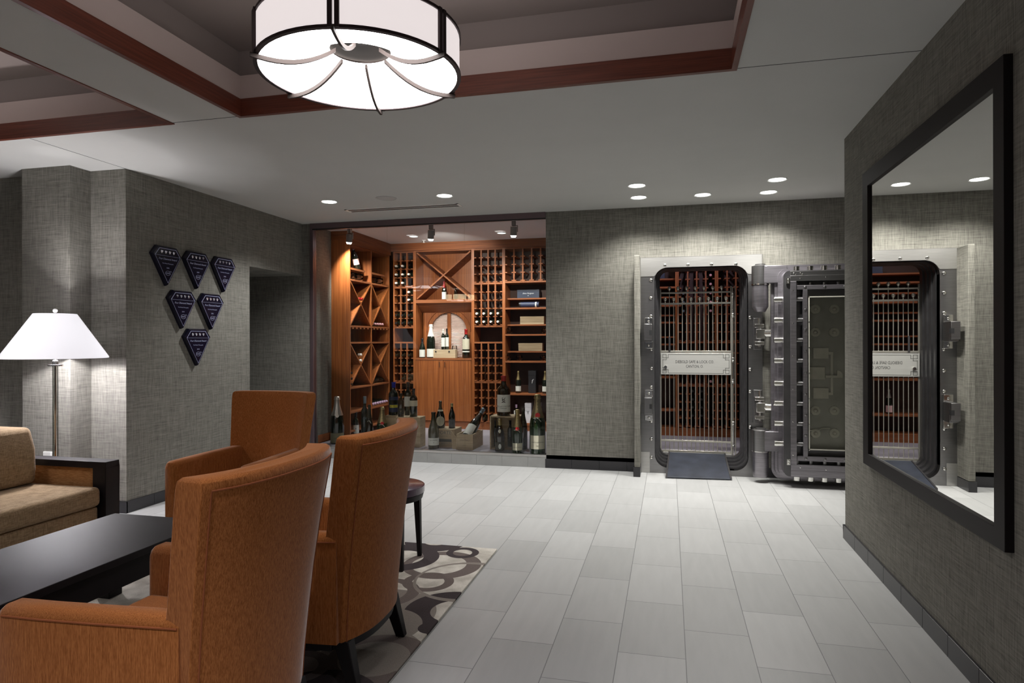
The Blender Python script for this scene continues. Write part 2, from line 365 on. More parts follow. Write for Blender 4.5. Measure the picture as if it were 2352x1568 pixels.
# ceiling with two coffers
CX0, CX1, CY0, CY1 = -2.69, .33, 1.02, 3.66
DX0, DX1 = -6.27, -3.25
c = MB(); zt = ZC+.05
g_ = .029; c.box(-7.2, 3.3, CY1+g_, YB+.14, ZC, zt).box(CX1+g_, 3.3, CY0-g_, CY1+g_, ZC, zt).box(DX1+g_, CX0-g_, CY0-g_, CY1+g_, ZC, zt).box(-7.2, DX0-g_, CY0-g_, CY1+g_, ZC, zt).box(-7.2, 3.3, -3, CY0-g_, ZC, zt)
ceil = struct('ceiling', c, M['ceiling'], smooth=False)
def frame_ring(mb, x0, x1, y0, y1, z0, z1, t):        # four mitred boards around a rectangle, growing outwards
    for (a, b_) in ((0, t),):
        A = [(x0, y0), (x1, y0), (x1, y1), (x0, y1)]; B = [(x0-t, y0-t), (x1+t, y0-t), (x1+t, y1+t), (x0-t, y1+t)]
        for i in range(4):
            j = (i+1) % 4
            mb.loft([[(*A[i], z0), (*A[i], z1), (*B[i], z1), (*B[i], z0)], [(*A[j], z0), (*A[j], z1), (*B[j], z1), (*B[j], z0)]])
n = 2
for (x0, x1) in ((CX0, CX1), (DX0, DX1)):
    t = MB(); frame_ring(t, x0, x1, CY0, CY1, ZC-.006, ZC+.098, .03); frame_ring(t, x0-.006, x1+.006, CY0-.006, CY1+.006, ZC+.098, ZC+.11, .03)
    struct('trim_%d' % n, t, M['trimwood'], smooth=False); n += 1
    t = MB(); frame_ring(t, x0-.012, x1+.012, CY0-.012, CY1+.012, ZC+.11, ZC+.262, .02)
    frame_ring(t, x0-.03, x1+.03, CY0-.03, CY1+.03, ZC+.235, ZC+.245, .04)
    t.build('coffer_lip', M['cove'], ceil, smooth=False)
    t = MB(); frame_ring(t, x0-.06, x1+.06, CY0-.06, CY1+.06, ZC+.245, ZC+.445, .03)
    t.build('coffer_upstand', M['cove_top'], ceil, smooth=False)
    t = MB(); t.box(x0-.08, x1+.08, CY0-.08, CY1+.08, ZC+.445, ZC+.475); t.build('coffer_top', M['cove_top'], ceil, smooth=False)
t = MB(); t.box(CX1+.03, XR, CY1+.01, CY1+.014, ZC-.0012, ZC+.01).box(DX1, CX0, CY1+.01, CY1+.014, ZC-.0012, ZC+.01).box(XL-.002, XL+.002, CY1, YE, ZC-.0012, ZC+.01)
struct('trim_%d' % n, t, M['black'], smooth=False)

# ---- wine cellar shell
struct('floor_cellar', MB().box(-4.33, -.32, YB+.0, 9.5, 0, PZ).box(-.32, .97, 7.645, 9.5, 0, PZ).box(.97, 1.7, YB+.14, 9.5, 0, PZ), M['cellartile'], smooth=False)
s = MB(); x = -4.33
while x < -1.37:
    e = min(x+.3045, -1.364); s.box(x, e, YB-.012, YB, 0, .118); x += .306
struct('trim_5', s, M['silltile'], bevel=.001, smooth=False)
struct('trim_6', MB().box(-4.33, -1.364, YB-.014, YB+.05, .119, .146), M['steelh'], bevel=.002, smooth=False)
struct('ceiling_cellar', MB().box(-4.6, 1.7, YB+.14, 9.5, ZC, ZC+.05), M['cellarceil'], smooth=False)
w = MB(); w.box(-4.46, -4.38, YB+.14, 7.84, PZ, ZC)
struct('wall_cellar_side', w, M['wall'], smooth=False)
struct('wall_cellar_left', MB().box(-4.60, -4.46, YB+.14, 9.5, 0, ZC), M['cherry'], smooth=False)
struct('wall_cellar_back', MB().box(-4.6, 1.8, 9.46, 9.56, 0, ZC), M['cherry'], smooth=False)
struct('wall_cellar_right', MB().box(1.7, 1.8, YB+.14, 9.5, 0, ZC), M['cherry'], smooth=False)
struct('baseboard_cellar', MB().box(-4.38, -4.366, YB+.05, 7.84, PZ, PZ+.095), M['cherry_h'], smooth=False)

# window: three panes with fine joints between them, mauve metal head and jamb
fr = MB(); fr.box(-4.345, -1.362, YB-.02, YB+.06, 2.838, ZC).box(-4.345, -4.30, YB-.02, YB+.06, .118, 2.838)
win = struct('window_1', fr, M['brownmetal'], bevel=.003, smooth=False)
MB().box(-4.31, -1.36, YB-.021, YB-.019, 2.828, 2.842).build('shadow_gap', M['black'], win, smooth=False)
j1, j2 = ony(888, 700, YB).x, ony(1066, 700, YB).x
for a, b_ in ((-4.30, j1-.004), (j1+.004, j2-.004), (j2+.004, -1.362)):
    MB().box(a, b_, YB+.012, YB+.022, .146, 2.838).build('pane', M['pane'], win, smooth=False)
for xj in (j1, j2):
    MB().box(xj-.004, xj+.004, YB+.012, YB+.022, .146, 2.838).build('pane_joint', M['lens'], win, smooth=False)

# ---- racks --------------------------------------------------------------
def zrow(py, px=1000, Y=FY): return ony(px, py, Y).z
def xcol(px, Y=FY): return ony(px, 700, Y).x
def rack(label, x0, x1, z0=PZ, z1=2.80, back='cherry_dark'):
    t = thing('wine_rack', label, 'wine rack', ((x0+x1)/2, FY, z0)); o = Vector(t.location)
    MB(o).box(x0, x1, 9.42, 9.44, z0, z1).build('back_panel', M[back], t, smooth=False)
    for x in (x0, x1-.022): MB(o).box(x, x+.022, FY, 9.42, z0, z1).build('side_panel', M['cherry'], t, bevel=.002, smooth=False)
    MB(o).box(x0, x1, FY+.012, 9.42, z0, z0+.11).build('plinth', M['cherry_h'], t, smooth=False)
    return t, o
def shelf(t, o, x0, x1, z, y0=FY, y1=9.42, th=.024, name='shelf'):
    return MB(o).box(x0, x1, y0, y1, z-th, z).build(name, M['cherry_h'], t, bevel=.002, smooth=False)
def cells(t, o, x0, x1, z0, z1, n, rows):
    """n columns of bottle cradles between x0 and x1: uprights with paired rails"""
    st = (x1-x0)/n; pz = (z1-z0)/rows
    for i in range(n+1):
        x = x0+i*st
        if 0 < i < n:
            u = MB(o).box(x-.010, x+.010, FY, FY+.03, z0, z1).build('upright', M['cherry_h'], t, smooth=False)
        else: u = t
        r = MB(o)
        for k in range(rows):
            z = z0+k*pz
            for sd in ((-1, 1) if 0 < i < n else ((1,) if i == 0 else (-1,))):
                xa, xb = sorted((x+sd*(.010 if 0 < i < n else 0), x+sd*.032)); r.box(xa, xb, FY-.006, 9.38, z+.002, z+.018)
        r.build('bottle_rails', M['cherry_h'], u, smooth=False)
    return st, pz
# fascia boards along the top
struct('trim_7', MB().box(-4.46, 1.7, FY-.03, FY+.02, 2.795, ZC), M['cherry_h'], smooth=False)
struct('trim_8', MB().box(LX-.02, LX+.03, 7.85, FY-.03, 2.735, ZC).box(-4.46, LX+.03, 7.825, 7.85, 2.80, ZC), M['cherry_h'], smooth=False)
U = [xcol(903), xcol(952), xcol(1086), xcol(1157), -1.50]
zA, zB, zC_, zD = 2.262, 1.660, 1.432, .830
# unit 1: three columns
t, o = rack('narrow cherry rack with three bottle columns left of the X shelf', U[0], U[1])
for z in (2.795, zA, zB, zC_, zD): shelf(t, o, U[0]+.022, U[1]-.022, z)
a, b_ = U[0]+.022, U[1]-.022
cells(t, o, a, b_, zA, 2.77, 3, 4); cells(t, o, a, b_, zB, zA-.024, 3, 5); cells(t, o, a, b_, zD, zC_-.024, 3, 5); cells(t, o, a, b_, .255, zD-.024, 3, 5)
rack1 = t
# unit 2: X shelf, arched niche, cupboard
x0, x1 = U[1], U[2]
t, o = rack('cherry cabinet with X shelf over an arched louvre niche and two doors', x0, x1, back='cherry')
t['category'] = 'cabinet'; t.name = 'display_cabinet'
zx0 = 2.06; zx1 = 2.79
shelf(t, o, x0+.022, x1-.022, zx0, th=.05); shelf(t, o, x0+.022, x1-.022, 2.80)
cx = (x0+x1)/2; wv = (x1-x0)/2-.03; hv = (zx1-.03-zx0)/2; cz = (zx1-.01+zx0)/2
ln = math.hypot(wv, hv)-.012; an = math.atan2(hv, wv)
for sgn, dz in ((1, 0), (-1, .0)):
    Mx = Matrix.Translation((cx-o.x, FY+.005-o.y, cz-o.z)) @ Matrix.Rotation(-sgn*an, 4, 'Y')
    if sgn == 1: MB(m=Mx).box(-ln, ln, 0, .31, -.010, .010).build('diagonal_shelf', M['cherry_h'], t, smooth=False)
    else:
        MB(m=Mx).box(-ln, -.0105/math.sin(2*an), 0, .31, -.010, .010).box(.0105/math.sin(2*an), ln, 0, .31, -.010, .010).build('diagonal_shelf', M['cherry_h'], t, smooth=False)
zn = 1.190
shelf(t, o, x0+.022, x1-.022, zn, y0=FY-.012, th=.03, name='counter')
# dark sloping soffit of the niche
MB(o).loft([[(x, FY+.02, zx0-.05), (x, ya0, zx0-.05), (x, ya0, 1.875), (x, ya0-.01, 1.875)] for ya0 in (9.34,) for x in (x0+.022, x1-.022)]).build('niche_soffit', M['cherry_h'], t, smooth=False)
# arch with louvres
aw = (x1-x0)/2-.05; ya = 9.33
zs = 1.67; R_o = aw*.86; R_i = aw*.70
pts = []
k = 22
outer = [(cx-aw, zn), (cx-aw, 1.90), (cx+aw, 1.90), (cx+aw, zn)]
arch = MB(o)
loop_o = [(cx+aw, zn)]+[(cx+aw, zs)]+[(cx+max(-aw, min(aw, 1.5*aw*math.cos(PI*i/k))), min(1.9, zs+1.3*aw*math.sin(PI*i/k))) for i in range(k+1)]+[(cx-aw, zs), (cx-aw, zn)]
loop_i = [(cx+R_i, zn)]+[(cx+R_i, zs-.08)]+[(cx+R_i*math.cos(PI*i/k), zs-.08+R_i*1.0*math.sin(PI*i/k)) for i in range(k+1)]+[(cx-R_i, zs-.08), (cx-R_i, zn)]
vs = [(x, ya, z) for x, z in loop_o]+[(x, ya, z) for x, z in loop_i]+[(x, ya+.05, z) for x, z in loop_i]
L_ = len(loop_o); fs = []
for i in range(L_-1): fs += [(i, i+1, L_+i+1, L_+i), (L_+i, L_+i+1, 2*L_+i+1, 2*L_+i)]
arch.add(vs, fs).build('arch_panel', M['cherry'], t, smooth=False)
lv = MB(o); z = zn+.01
while z < zs-.08+R_i:
    hw = R_i if z < zs-.08 else math.sqrt(max(0, R_i**2-(z-zs+.08)**2))
    if hw > .04:
        Ml = Matrix.Translation((cx, ya+.055, z)) @ Matrix.Rotation(.7, 4, 'X'); lv.box(-hw, hw, -.004, .004, -.011, .011, Ml)
    z += .0215
lv.build('louvre', M['louvre'], t, smooth=False)
arcm = MB(o).box(cx-.028, cx+.028, ya+.02, ya+.045, zn, zs+R_i-.09); arcm.build('mullion', M['cherry'], t, smooth=False)
rim = MB(o); rim.tube([(cx+(R_o)*math.cos(PI*i/k), ya-.004, zs-.08+R_o*math.sin(PI*i/k)) for i in range(k+1)], .008, 6); rim.build('arch_moulding', M['cherry_h'], t)
for sd in (-1, 1):
    d = MB(o).box(min(cx+sd*.002, cx+sd*(cx-x0-.026)), max(cx+sd*.002, cx+sd*(cx-x0-.026)), FY-.006, FY+.016, PZ+.115, zn-.034).build('door', M['cherry'], t, bevel=.002, smooth=False)
    xh = cx+sd*.042-.012; hb = MB(o).cyl((xh, FY-.036, zn-.135), (xh, FY-.036, zn-.055), .005).cyl((xh, FY-.036, zn-.12), (xh, FY-.004, zn-.12), .004).cyl((xh, FY-.036, zn-.07), (xh, FY-.004, zn-.07), .004)
    hb.build('handle', M['chrome'], d)
# unit 3: four columns
x0, x1 = U[2], U[3]
t, o = rack('cherry rack with four bottle columns right of the arched niche', x0, x1); rack3 = t
zA3, zB3, zC3, zD3 = 2.292, 1.668, 1.430, .850
for z in (2.795, zA3, zB3, zC3, zD3): shelf(t, o, x0+.022, x1-.022, z)
a, b_ = x0+.022, x1-.022
cells(t, o, a, b_, zA3, 2.77, 4, 4); cells(t, o, a, b_, zB3, zA3-.024, 4, 5); cells(t, o, a, b_, zD3, zC3-.024, 4, 5); cells(t, o, a, b_, .258, zD3-.024, 4, 5)
# unit 4: five short columns over stepped shelves
x0, x1 = U[3], U[4]
t, o = rack('cherry rack of stepped display shelves under five short bottle columns', x0, x1)
zA4 = 2.305
cells(t, o, x0+.022, x1-.022, zA4, 2.77, 6, 4)
shelf(t, o, x0+.022, x1-.022, 2.795); shelf(t, o, x0+.022, x1-.022, zA4)
STEP = []
for py_hi, py_lo in ((684, 706), (744.5, 767), (806, 829)):
    zh, zl = zrow(py_hi, 1210, FY+.10), zrow(py_lo, 1210)
    shelf(t, o, x0+.022, x1-.022, zl); shelf(t, o, x0+.03, x1-.03, zh, y0=FY+.10, y1=9.42, th=.022, name='riser_shelf')
    STEP.append((zh, zl))
zS = zrow(904, 1210); zT = zrow(974, 1210)
shelf(t, o, x0+.022, x1-.022, zS); shelf(t, o, x0+.022, x1-.022, zT)

# ---- left rack, two bays deep along the side wall
t = thing('wine_rack', 'tall cherry side rack with diamond bins along the left cellar wall', 'wine rack', (LX-.16, 8.47, PZ)); o = Vector(t.location)
Y0, Ym, Y1 = 7.85, 8.475, 9.09
MB(o).box(-4.45, LX, Y0-.02, Y0, PZ, 2.80).build('end_panel', M['cherry'], t, smooth=False)
for ya_, yb_ in ((Ym-.011, Ym+.011), (Y1-.02, Y1)): MB(o).box(-4.45, LX, ya_, yb_, PZ, 2.74).build('side_panel', M['cherry'], t, smooth=False)
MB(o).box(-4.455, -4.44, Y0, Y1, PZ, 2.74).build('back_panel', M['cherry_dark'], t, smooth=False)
LZ = [2.275, 1.655, 1.435, .83, .505, PZ+.11]
for (ya_, yb_) in ((Y0, Ym-.011), (Ym+.011, Y1-.02)):
    for z in LZ+[2.74]: MB(o).box(-4.44, LX, ya_, yb_, z-.024, z).build('shelf', M['cherry_h'], t, bevel=.002, smooth=False)
    # stepped display shelf
    MB(o).box(-4.44, LX-.02, ya_, ya_+.47, 2.405, 2.43).build('riser_shelf', M['cherry_h'], t, smooth=False)
    MB(o).box(-4.40, LX-.05, ya_+.42, ya_+.45, 2.275, 2.405).build('riser_bracket', M['cherry_h'], t, smooth=False)
    for zl, zh in ((1.655, 2.251), (.83, 1.411)):
        yc, zc = (ya_+yb_)/2, (zl+zh)/2; L2 = math.hypot((yb_-ya_)/2, (zh-zl)/2)-.012; an = math.atan2(zh-zl, yb_-ya_)
        g = .010/math.sin(2*an) if abs(math.sin(2*an)) > .1 else .01
        Mx = Matrix.Translation((-o.x, yc-o.y, zc-o.z)) @ Matrix.Rotation(an, 4, 'X')
        MB(m=Mx).box(-4.44, LX-.002, -L2, L2, -.008, .008).build('diagonal_shelf', M['cherry'], t, smooth=False)
        Mx = Matrix.Translation((-o.x, yc-o.y, zc-o.z)) @ Matrix.Rotation(-an, 4, 'X')
        MB(m=Mx).box(-4.44, LX-.002, -L2, -g, -.008, .008).box(-4.44, LX-.002, g, L2, -.008, .008).build('diagonal_shelf', M['cherry'], t, smooth=False)
    r = MB(o)
    for k in range(5): r.box(-4.43, LX+.004, ya_+.05+k*.11, ya_+.085+k*.11, 1.612, 1.63)
    r.build('glass_hanger_rail', M['cherry_h'], t, smooth=False)

# ---- racks seen through the vault gate
def shelf_unit(label, x0, x1):
    t, o = rack(label, x0, x1)
    for z in (2.795, 2.18, 1.93, 1.70, 1.40, .95, .50): shelf(t, o, x0+.022, x1-.022, z)
    for z in (2.30, 2.05, 1.80, 1.50): shelf(t, o, x0+.022, x1-.022, z, y0=FY+.10, th=.022, name='riser_shelf')
    return t
shelf_unit('cherry shelf unit behind the left bars of the vault gate', -1.10, .105)
V = [.105, .105+.0, 0]
xs = [ony(px, 700, FY).x for px in (1559, 1646, 1735)]
t, o = rack('cherry bottle rack behind the middle bars of the vault gate', .108, xs[1]); a, b_ = .130, xs[1]-.022
zv = [zrow(y, 1600) for y in (784, 884, 958)]
for z in (2.795, zv[0], zv[1]): shelf(t, o, a, b_, z)
MB(o).box(a, b_, FY+.02, FY+.03, 2.5, 2.77).build('frieze_panel', M['cherry'], t, smooth=False)
cells(t, o, a, b_, zv[0], 2.5, 4, 9); cells(t, o, a, b_, zv[1], zv[0]-.024, 4, 4); cells(t, o, a, b_, .27, zv[1]-.024, 4, 5)
t, o = rack('cherry bottle rack behind the right bars of the vault gate', xs[1]+.002, xs[2]); a2, b2 = xs[1]+.024, xs[2]-.022
for z in (2.795, zv[0], zv[1]): shelf(t, o, a2, b2, z)
cells(t, o, a2, b2, zv[0], 2.5, 4, 9); cells(t, o, a2, b2, zv[1], zv[0]-.024, 4, 4); cells(t, o, a2, b2, .27, zv[1]-.024, 4, 5)
# plain rack filling the wall between window and vault
t, o = rack('plain cherry rack on the cellar back wall between window and vault', U[4]+.002, -1.102)
for z in (2.795, 2.2, 1.6, 1.0): shelf(t, o, U[4]+.024, -1.124, z)
# ------------------------------------------------------------------ vault
# frame: steel face plates around a stepped, round-cornered throat
OX0, OX1, OZ0, OZ1 = -.309, .954, 0.0, 2.352
HX0, HX1, HZ0, HZ1 = -.155, .812, .062, 2.236
hcx, hcz, hw, hh = (HX0+HX1)/2, (HZ0+HZ1)/2, HX1-HX0, HZ1-HZ0
fr_ = thing('vault_door_frame', 'brushed steel vault door frame with stepped round cornered opening', 'vault frame', ((OX0+OX1)/2, YB, 0)); o = Vector(fr_.location)
YF = YB-.022
def xz(loop, y): return [(x, y, z) for x, z in loop]
nn = 8
outer = rr((OX0+OX1)/2, (OZ0+OZ1)/2, OX1-OX0, OZ1-OZ0, .004, nn)
inner = rr(hcx, hcz, hw, hh, .14, nn)
f = MB(o).loft([xz(outer, YB+.10), xz(outer, YF), xz(inner, YF), xz(inner, YB+.10)], ring=True)
f.build('face_plate', M['steel'], fr_)
# brighter separate plates: head, lower corners
def notch(x0, x1, z0, z1): return MB(o).box(x0, x1, YF-.005, YF, z0, z1)
top = MB(o); half = [p for p in rr(hcx, hcz, hw+.004, hh+.004, .142, 14)]
arc = sorted([p for p in half if p[1] > 2.12], key=lambda p: -p[0])
poly = [(OX0+.004, 2.145), (OX0+.004, OZ1-.004), (OX1-.004, OZ1-.004), (OX1-.004, 2.145)]+[(hcx+hw/2+.002, 2.145)]+[p for p in arc if p[1] > 2.146]+[(hcx-hw/2-.002, 2.145)]
Mz = Matrix.Translation((-o.x, YF-.004-o.y, -o.z)) @ RX90.inverted() @ Matrix.Scale(-1, 4, (0, 1, 0)) if False else None
vs = [(x, YF-.004, z) for x, z in poly]+[(x, YF, z) for x, z in poly]; k = len(poly)
# head plate as two halves of quads: strip between the top edge and the arch
top_edge = []
arch_pts = [(hcx+hw/2+.002, 2.145)]+[p for p in arc if p[1] > 2.146]+[(hcx-hw/2-.002, 2.145)]
n_ = len(arch_pts)
for i, p in enumerate(arch_pts):
    top_edge.append((OX1-.004+(OX0-OX1+.008)*i/(n_-1), OZ1-.004))
vv = []; ff = []
for i in range(n_): vv += [(top_edge[i][0], YF-.004, top_edge[i][1]), (arch_pts[i][0], YF-.004, arch_pts[i][1])]
for i in range(n_-1): ff.append((2*i, 2*i+1, 2*i+3, 2*i+2))
sides = [(OX1-.004, YF-.004, 2.145), (OX0+.004, YF-.004, 2.145)]
vv += sides; ff += [(0, 2*n_, 1), (2*n_-2, 2*n_-1, 2*n_+1)]
top.add(vv, ff); hp = top.build('head_plate', M['steelh'], fr_, smooth=False)
sm = hp.modifiers.new('thick', 'SOLIDIFY'); sm.thickness = .004; sm.offset = 0
MB(o).box(OX0+.004, OX0+.10, YF-.004, YF, .004, .225).build('corner_plate', M['steelh'], fr_, bevel=.001, smooth=False)
MB(o).box(OX1-.09, OX1-.004, YF-.004, YF, .004, .225).build('corner_plate', M['steelh'], fr_, bevel=.001, smooth=False)
# throat: nested steps
loops = []; ins = 0; y = YB-.02; rad = .14
for k in range(5):
    lw = hw-2*ins; lh = hh-2*ins
    loops.append(xz(rr(hcx+ins*.05, hcz+.01*k, lw, lh, max(rad-ins, .05), nn), y)); y += .075
    loops.append(xz(rr(hcx+ins*.05, hcz+.01*k, lw, lh, max(rad-ins, .05), nn), y)); ins += .0125
loops.append(xz(rr(hcx, hcz, hw+.2, hh+.1, .1, nn), y)); loops.append(xz(rr(hcx, hcz, hw+.2, hh+.1, .1, nn), YB+.05)); 
MB(o).loft(loops[:10], cap0=False, cap1=False).build('stepped_throat', M['blacksteel'], fr_, ang=25)
YG = YB-.02+.075*5
# outside of the throat, closing it to the wall behind
MB(o).loft([xz(rr(hcx, hcz, hw+.02, hh+.02, .14, nn), YB+.10), xz(rr(hcx, hcz, hw+.02, hh+.02, .14, nn), YG), xz(rr(hcx, hcz+.04, hw-.10, hh-.10, .09, nn), YG)], cap0=False, cap1=False).build('throat_shell', M['blacksteel'], fr_)
# domed slotted screws on the face
sc = MB(); sc.lathe([(.019, 0), (.018, .004), (.013, .009), (.006, .0115), (1e-4, .012)], 16, Matrix.Rotation(PI/2, 4, 'X'))
scr = sc.build('screw', M['chrome'], fr_)
spots = [ony(x, y, YF) for x, y in [(1527, 609), (1580, 607.5), (1634, 606.5), (1690, 606), (1495, 643), (1495, 684), (1495, 726), (1496, 802), (1496, 846), (1496, 889), (1496, 967), (1496, 1008), (1496, 1050), (1723, 729), (1723, 796), (1723, 848), (1723, 899), (1723, 981)]]
for i, p in enumerate(spots):
    q = Vector((p.x, YF-.003, p.z))-o
    if i == 0: scr.location = q
    else: again(scr, fr_, q)
# latch lugs on the left stile, standing out
for (py0, py1, slot) in ((730, 800, 755), (895, 965, 940)):
    z1, z0 = ony(1490, py0, YF).z, ony(1490, py1, YF).z
    xa, xb = ony(1481, 760, YF).x, ony(1499, 760, YF).x
    lg = MB(o); lg.box(xa, xb, YF-.035, YF-.004, z0, z0+.075).box(xa, xb, YF-.035, YF-.004, z1-.075, z1)
    l = lg.build('latch_lug', M['chrome'], fr_, bevel=.003)
    a = MB(o); zm0, zm1 = z0+.07, z1-.07
    a.box(xa, xb-.004, YF-.16, YF-.004, zm0, zm1); a.box(xa, xb-.004, YF-.20, YF-.16, zm0+.02, zm1+.0)
    a.build('hook', M['steel'], l, bevel=.003)
    MB(o).box(xb-.030, xb-.003, YF-.202, YF-.15, (zm0+zm1)/2-.02, (zm0+zm1)/2+.03).build('slot', M['black'], l, smooth=False)
    for zz in (z0+.037, z1-.037): MB(o).ball(((xa+xb)/2, YF-.036, zz), .014, 12, (1, .5, 1)).build('screw', M['chrome'], l)

# ---- day gate
gt = thing('vault_gate', 'barred steel day gate with ball finials and an engraved plate', 'gate', (.31, YG, PZ)); o = Vector(gt.location)
def gz(py, px=1600): return ony(px, py, YG).z
def gx(px): return ony(px, 900, YG).x
gL, gR = gx(1518.5), gx(1678.5)
zt1, zt2, zp1, zp0, zb1, zb0 = gz(671.5), gz(696.5), gz(808), gz(860), gz(1013), gz(1037)
bars = MB(o); nb = 15
xb_ = [gL+(gR-gL)*(i+1)/(nb+1.) for i in range(nb)]
protos = {}
for i, x in enumerate(xb_):
    zt = zt1 if i % 2 else zt2
    MB(o).cyl((x, YG, zp1), (x, YG, zt), .0052, n=8).cyl((x, YG, zb0), (x, YG, zp0), .0052, n=8).build('bar', M['nickel'], gt)
    if i == 0:
        fin = MB().lathe([(.009, 0), (.006, .01), (.006, .018), (.012, .022), (.018, .034), (.0205, .044), (.018, .056), (.009, .064), (1e-4, .066)], 14).build('finial', M['nickel'], gt); fin.location = Vector((x, YG, zt+.008))-o
    else: again(fin, gt, Vector((x, YG, zt+.008))-o)
for z, r in ((zt1, .0095), (zt2, .0105), (zp1+.004, .011), (zb1, .0105), (zb0, .010)):
    MB(o).box(gL-.006, gR+.006, YG-.009, YG+.009, z-r, z+r).build('rail', M['nickel'], gt, bevel=.002)
MB(o).box(gL-.012, gL+.004, YG-.01, YG+.01, zb0-.03, gz(662)).build('stile', M['nickel'], gt, bevel=.002)
MB(o).box(gR-.002, gR+.014, YG-.01, YG+.01, zb0-.03, gz(658)).build('stile', M['nickel'], gt, bevel=.002)
MB(o).box(gL-.006, gR+.006, YG-.02, YG+.012, zb0-.065, zb0-.012).build('bottom_plate', M['steelh'], gt, bevel=.003)
# engraved plate
pl = MB(o).box(gL-.004, gR+.002, YG-.024, YG-.010, zp0, zp1-.012).build('name_plate', M['plate'], gt, bevel=.002)
pcx, pcz, pw, ph = (gL+gR)/2, (zp0+zp1-.012)/2, (gR-gL)-.04, zp1-zp0-.045
yq = YG-.0246
MT = Matrix.Translation(Vector((pcx, yq, pcz))-o) @ RX90
lettering('DIEBOLD SAFE & LOCK CO.', .046, M['ink'], pl, MT @ Matrix.Translation((-.01, .022, 0)) @ Matrix.Scale(.74, 4, (1, 0, 0)), spacing=1.0)
lettering('CANTON, O.', .044, M['ink'], pl, MT @ Matrix.Translation((-.01, -.030, 0)) @ Matrix.Scale(.74, 4, (1, 0, 0)))
bd = MB(o); tb = .006
for sz in (-1, 1):
    z = pcz+sz*ph/2; bd.box(pcx-pw/2+.06, pcx+pw/2-.06, yq-.0004, yq+.0004, z-tb/2, z+tb/2)
for sx in (-1, 1):
    x = pcx+sx*pw/2; bd.box(x-tb/2, x+tb/2, yq-.0004, yq+.0004, pcz-ph/2+.055, pcz+ph/2-.055)
    for sz in (-1, 1):
        def hb(xa, za, xb2, zb2):
            X = sorted((x-sx*xa, x-sx*xb2)); Z_ = sorted((pcz+sz*(ph/2-za), pcz+sz*(ph/2-zb2))); bd.box(X[0]-tb/2, X[1]+tb/2, yq-.0004, yq+.0004, Z_[0]-tb/2, Z_[1]+tb/2)
        hb(.06, 0, .06, .038); hb(.06, .038, 0, .038); hb(0, 0, 0, .038); hb(0, 0, .038, 0); hb(.038, 0, .038, .06); hb(.038, .06, 0, .06)
bd.build('key_border', M['inkgrey'], pl, smooth=False)
MB(o).cyl((gL+.05, YG-.024, zp0+.085), (gL+.05, YG-.045, zp0+.085), .017).build('keyhole_boss', M['chrome'], pl)
MB(o).cyl((xb_[1], YG-.016, zp1), (xb_[1], YG-.016, gz(773)), .011).build('lock_rod', M['blacksteel'], gt)
# hinge post with ball knobs
hx = gx(1683.5)
MB(o).cyl((hx, YG, zb0-.06), (hx, YG, gz(660)), .007).build('hinge_post', M['nickel'], gt)
for za, zb2 in ((675, 728), (823, 877), (968, 1021)):
    z1, z0 = gz(za), gz(zb2)
    h = MB(o).cyl((hx, YG-.004, z0+.03), (hx, YG-.004, z1-.03), .016)
    for z in (z0, z0+.03, z1-.03, z1): h.ball((hx, YG-.004, z), .0185, 12)
    h.build('hinge', M['chrome'], gt)
MB(o).cyl((hx+.026, YG, PZ+.01), (hx+.026, YG, gz(658)), .006).build('jamb_rod', M['nickel'], gt)

# ---- ramp
rp = MB()
x0, x1 = -.034, .620
A = [(x0, 6.975, .004), (x1, 7.02, .004), (x1-.02, 7.55, .168), (x0+.03, 7.55, .168)]
rp.loft([[(x, y, z) for x, y, z in A], [(x, y, z+.014) for x, y, z in A]])
r_ = rp.build('ramp', M['rubber'], None, bevel=.003, smooth=False); tag(r_, 'dark worn ramp plate sloping from the vault opening down to the floor', 'ramp')
ed = MB().loft([[(x0-.006, 6.975, .003), (x0+.012, 6.975, .003), (x0+.04, 7.55, .167), (x0+.024, 7.55, .167)], [(x0-.006, 6.975, .026), (x0+.012, 6.975, .026), (x0+.04, 7.55, .19), (x0+.024, 7.55, .19)]]); ed.build('edge_strip', M['blacksteel'], r_, smooth=False)
ed = MB().loft([[(x1-.012, 7.02, .003), (x1+.006, 7.02, .003), (x1-.014, 7.55, .167), (x1-.03, 7.55, .167)], [(x1-.012, 7.02, .026), (x1+.006, 7.02, .026), (x1-.014, 7.55, .19), (x1-.03, 7.55, .19)]]); ed.build('edge_strip', M['blacksteel'], r_, smooth=False)

# ---- the open vault door, inner face towards the room
YD = 6.80                                  # face of the inner frame plates
dx0, dx1, dz0, dz1 = 1.09, 1.90, .110, 2.125
dcx, dcz = (dx0+dx1)/2, (dz0+dz1)/2
dr = thing('vault_door', 'massive open steel vault door showing bolts, glass panel and gears', 'vault door', (dcx, YD+.2, .06)); o = Vector(dr.location)
dw, dh = dx1-dx0, dz1-dz0
L3 = []
for grow, y0, y1 in ((0, YD, YD+.12), (.030, YD+.12, YD+.175), (.055, YD+.175, YD+.23), (.080, YD+.23, YD+.285)):
    for y in (y0, y1): L3.append(xz(rr(dcx, dcz, dw+2*grow, dh+2*grow-(.0 if grow else 0), .06+grow*.7, nn), y))
slab = MB(o).loft(L3, cap0=False)
slab.build('stepped_slab', M['darksteel'], dr, ang=25)
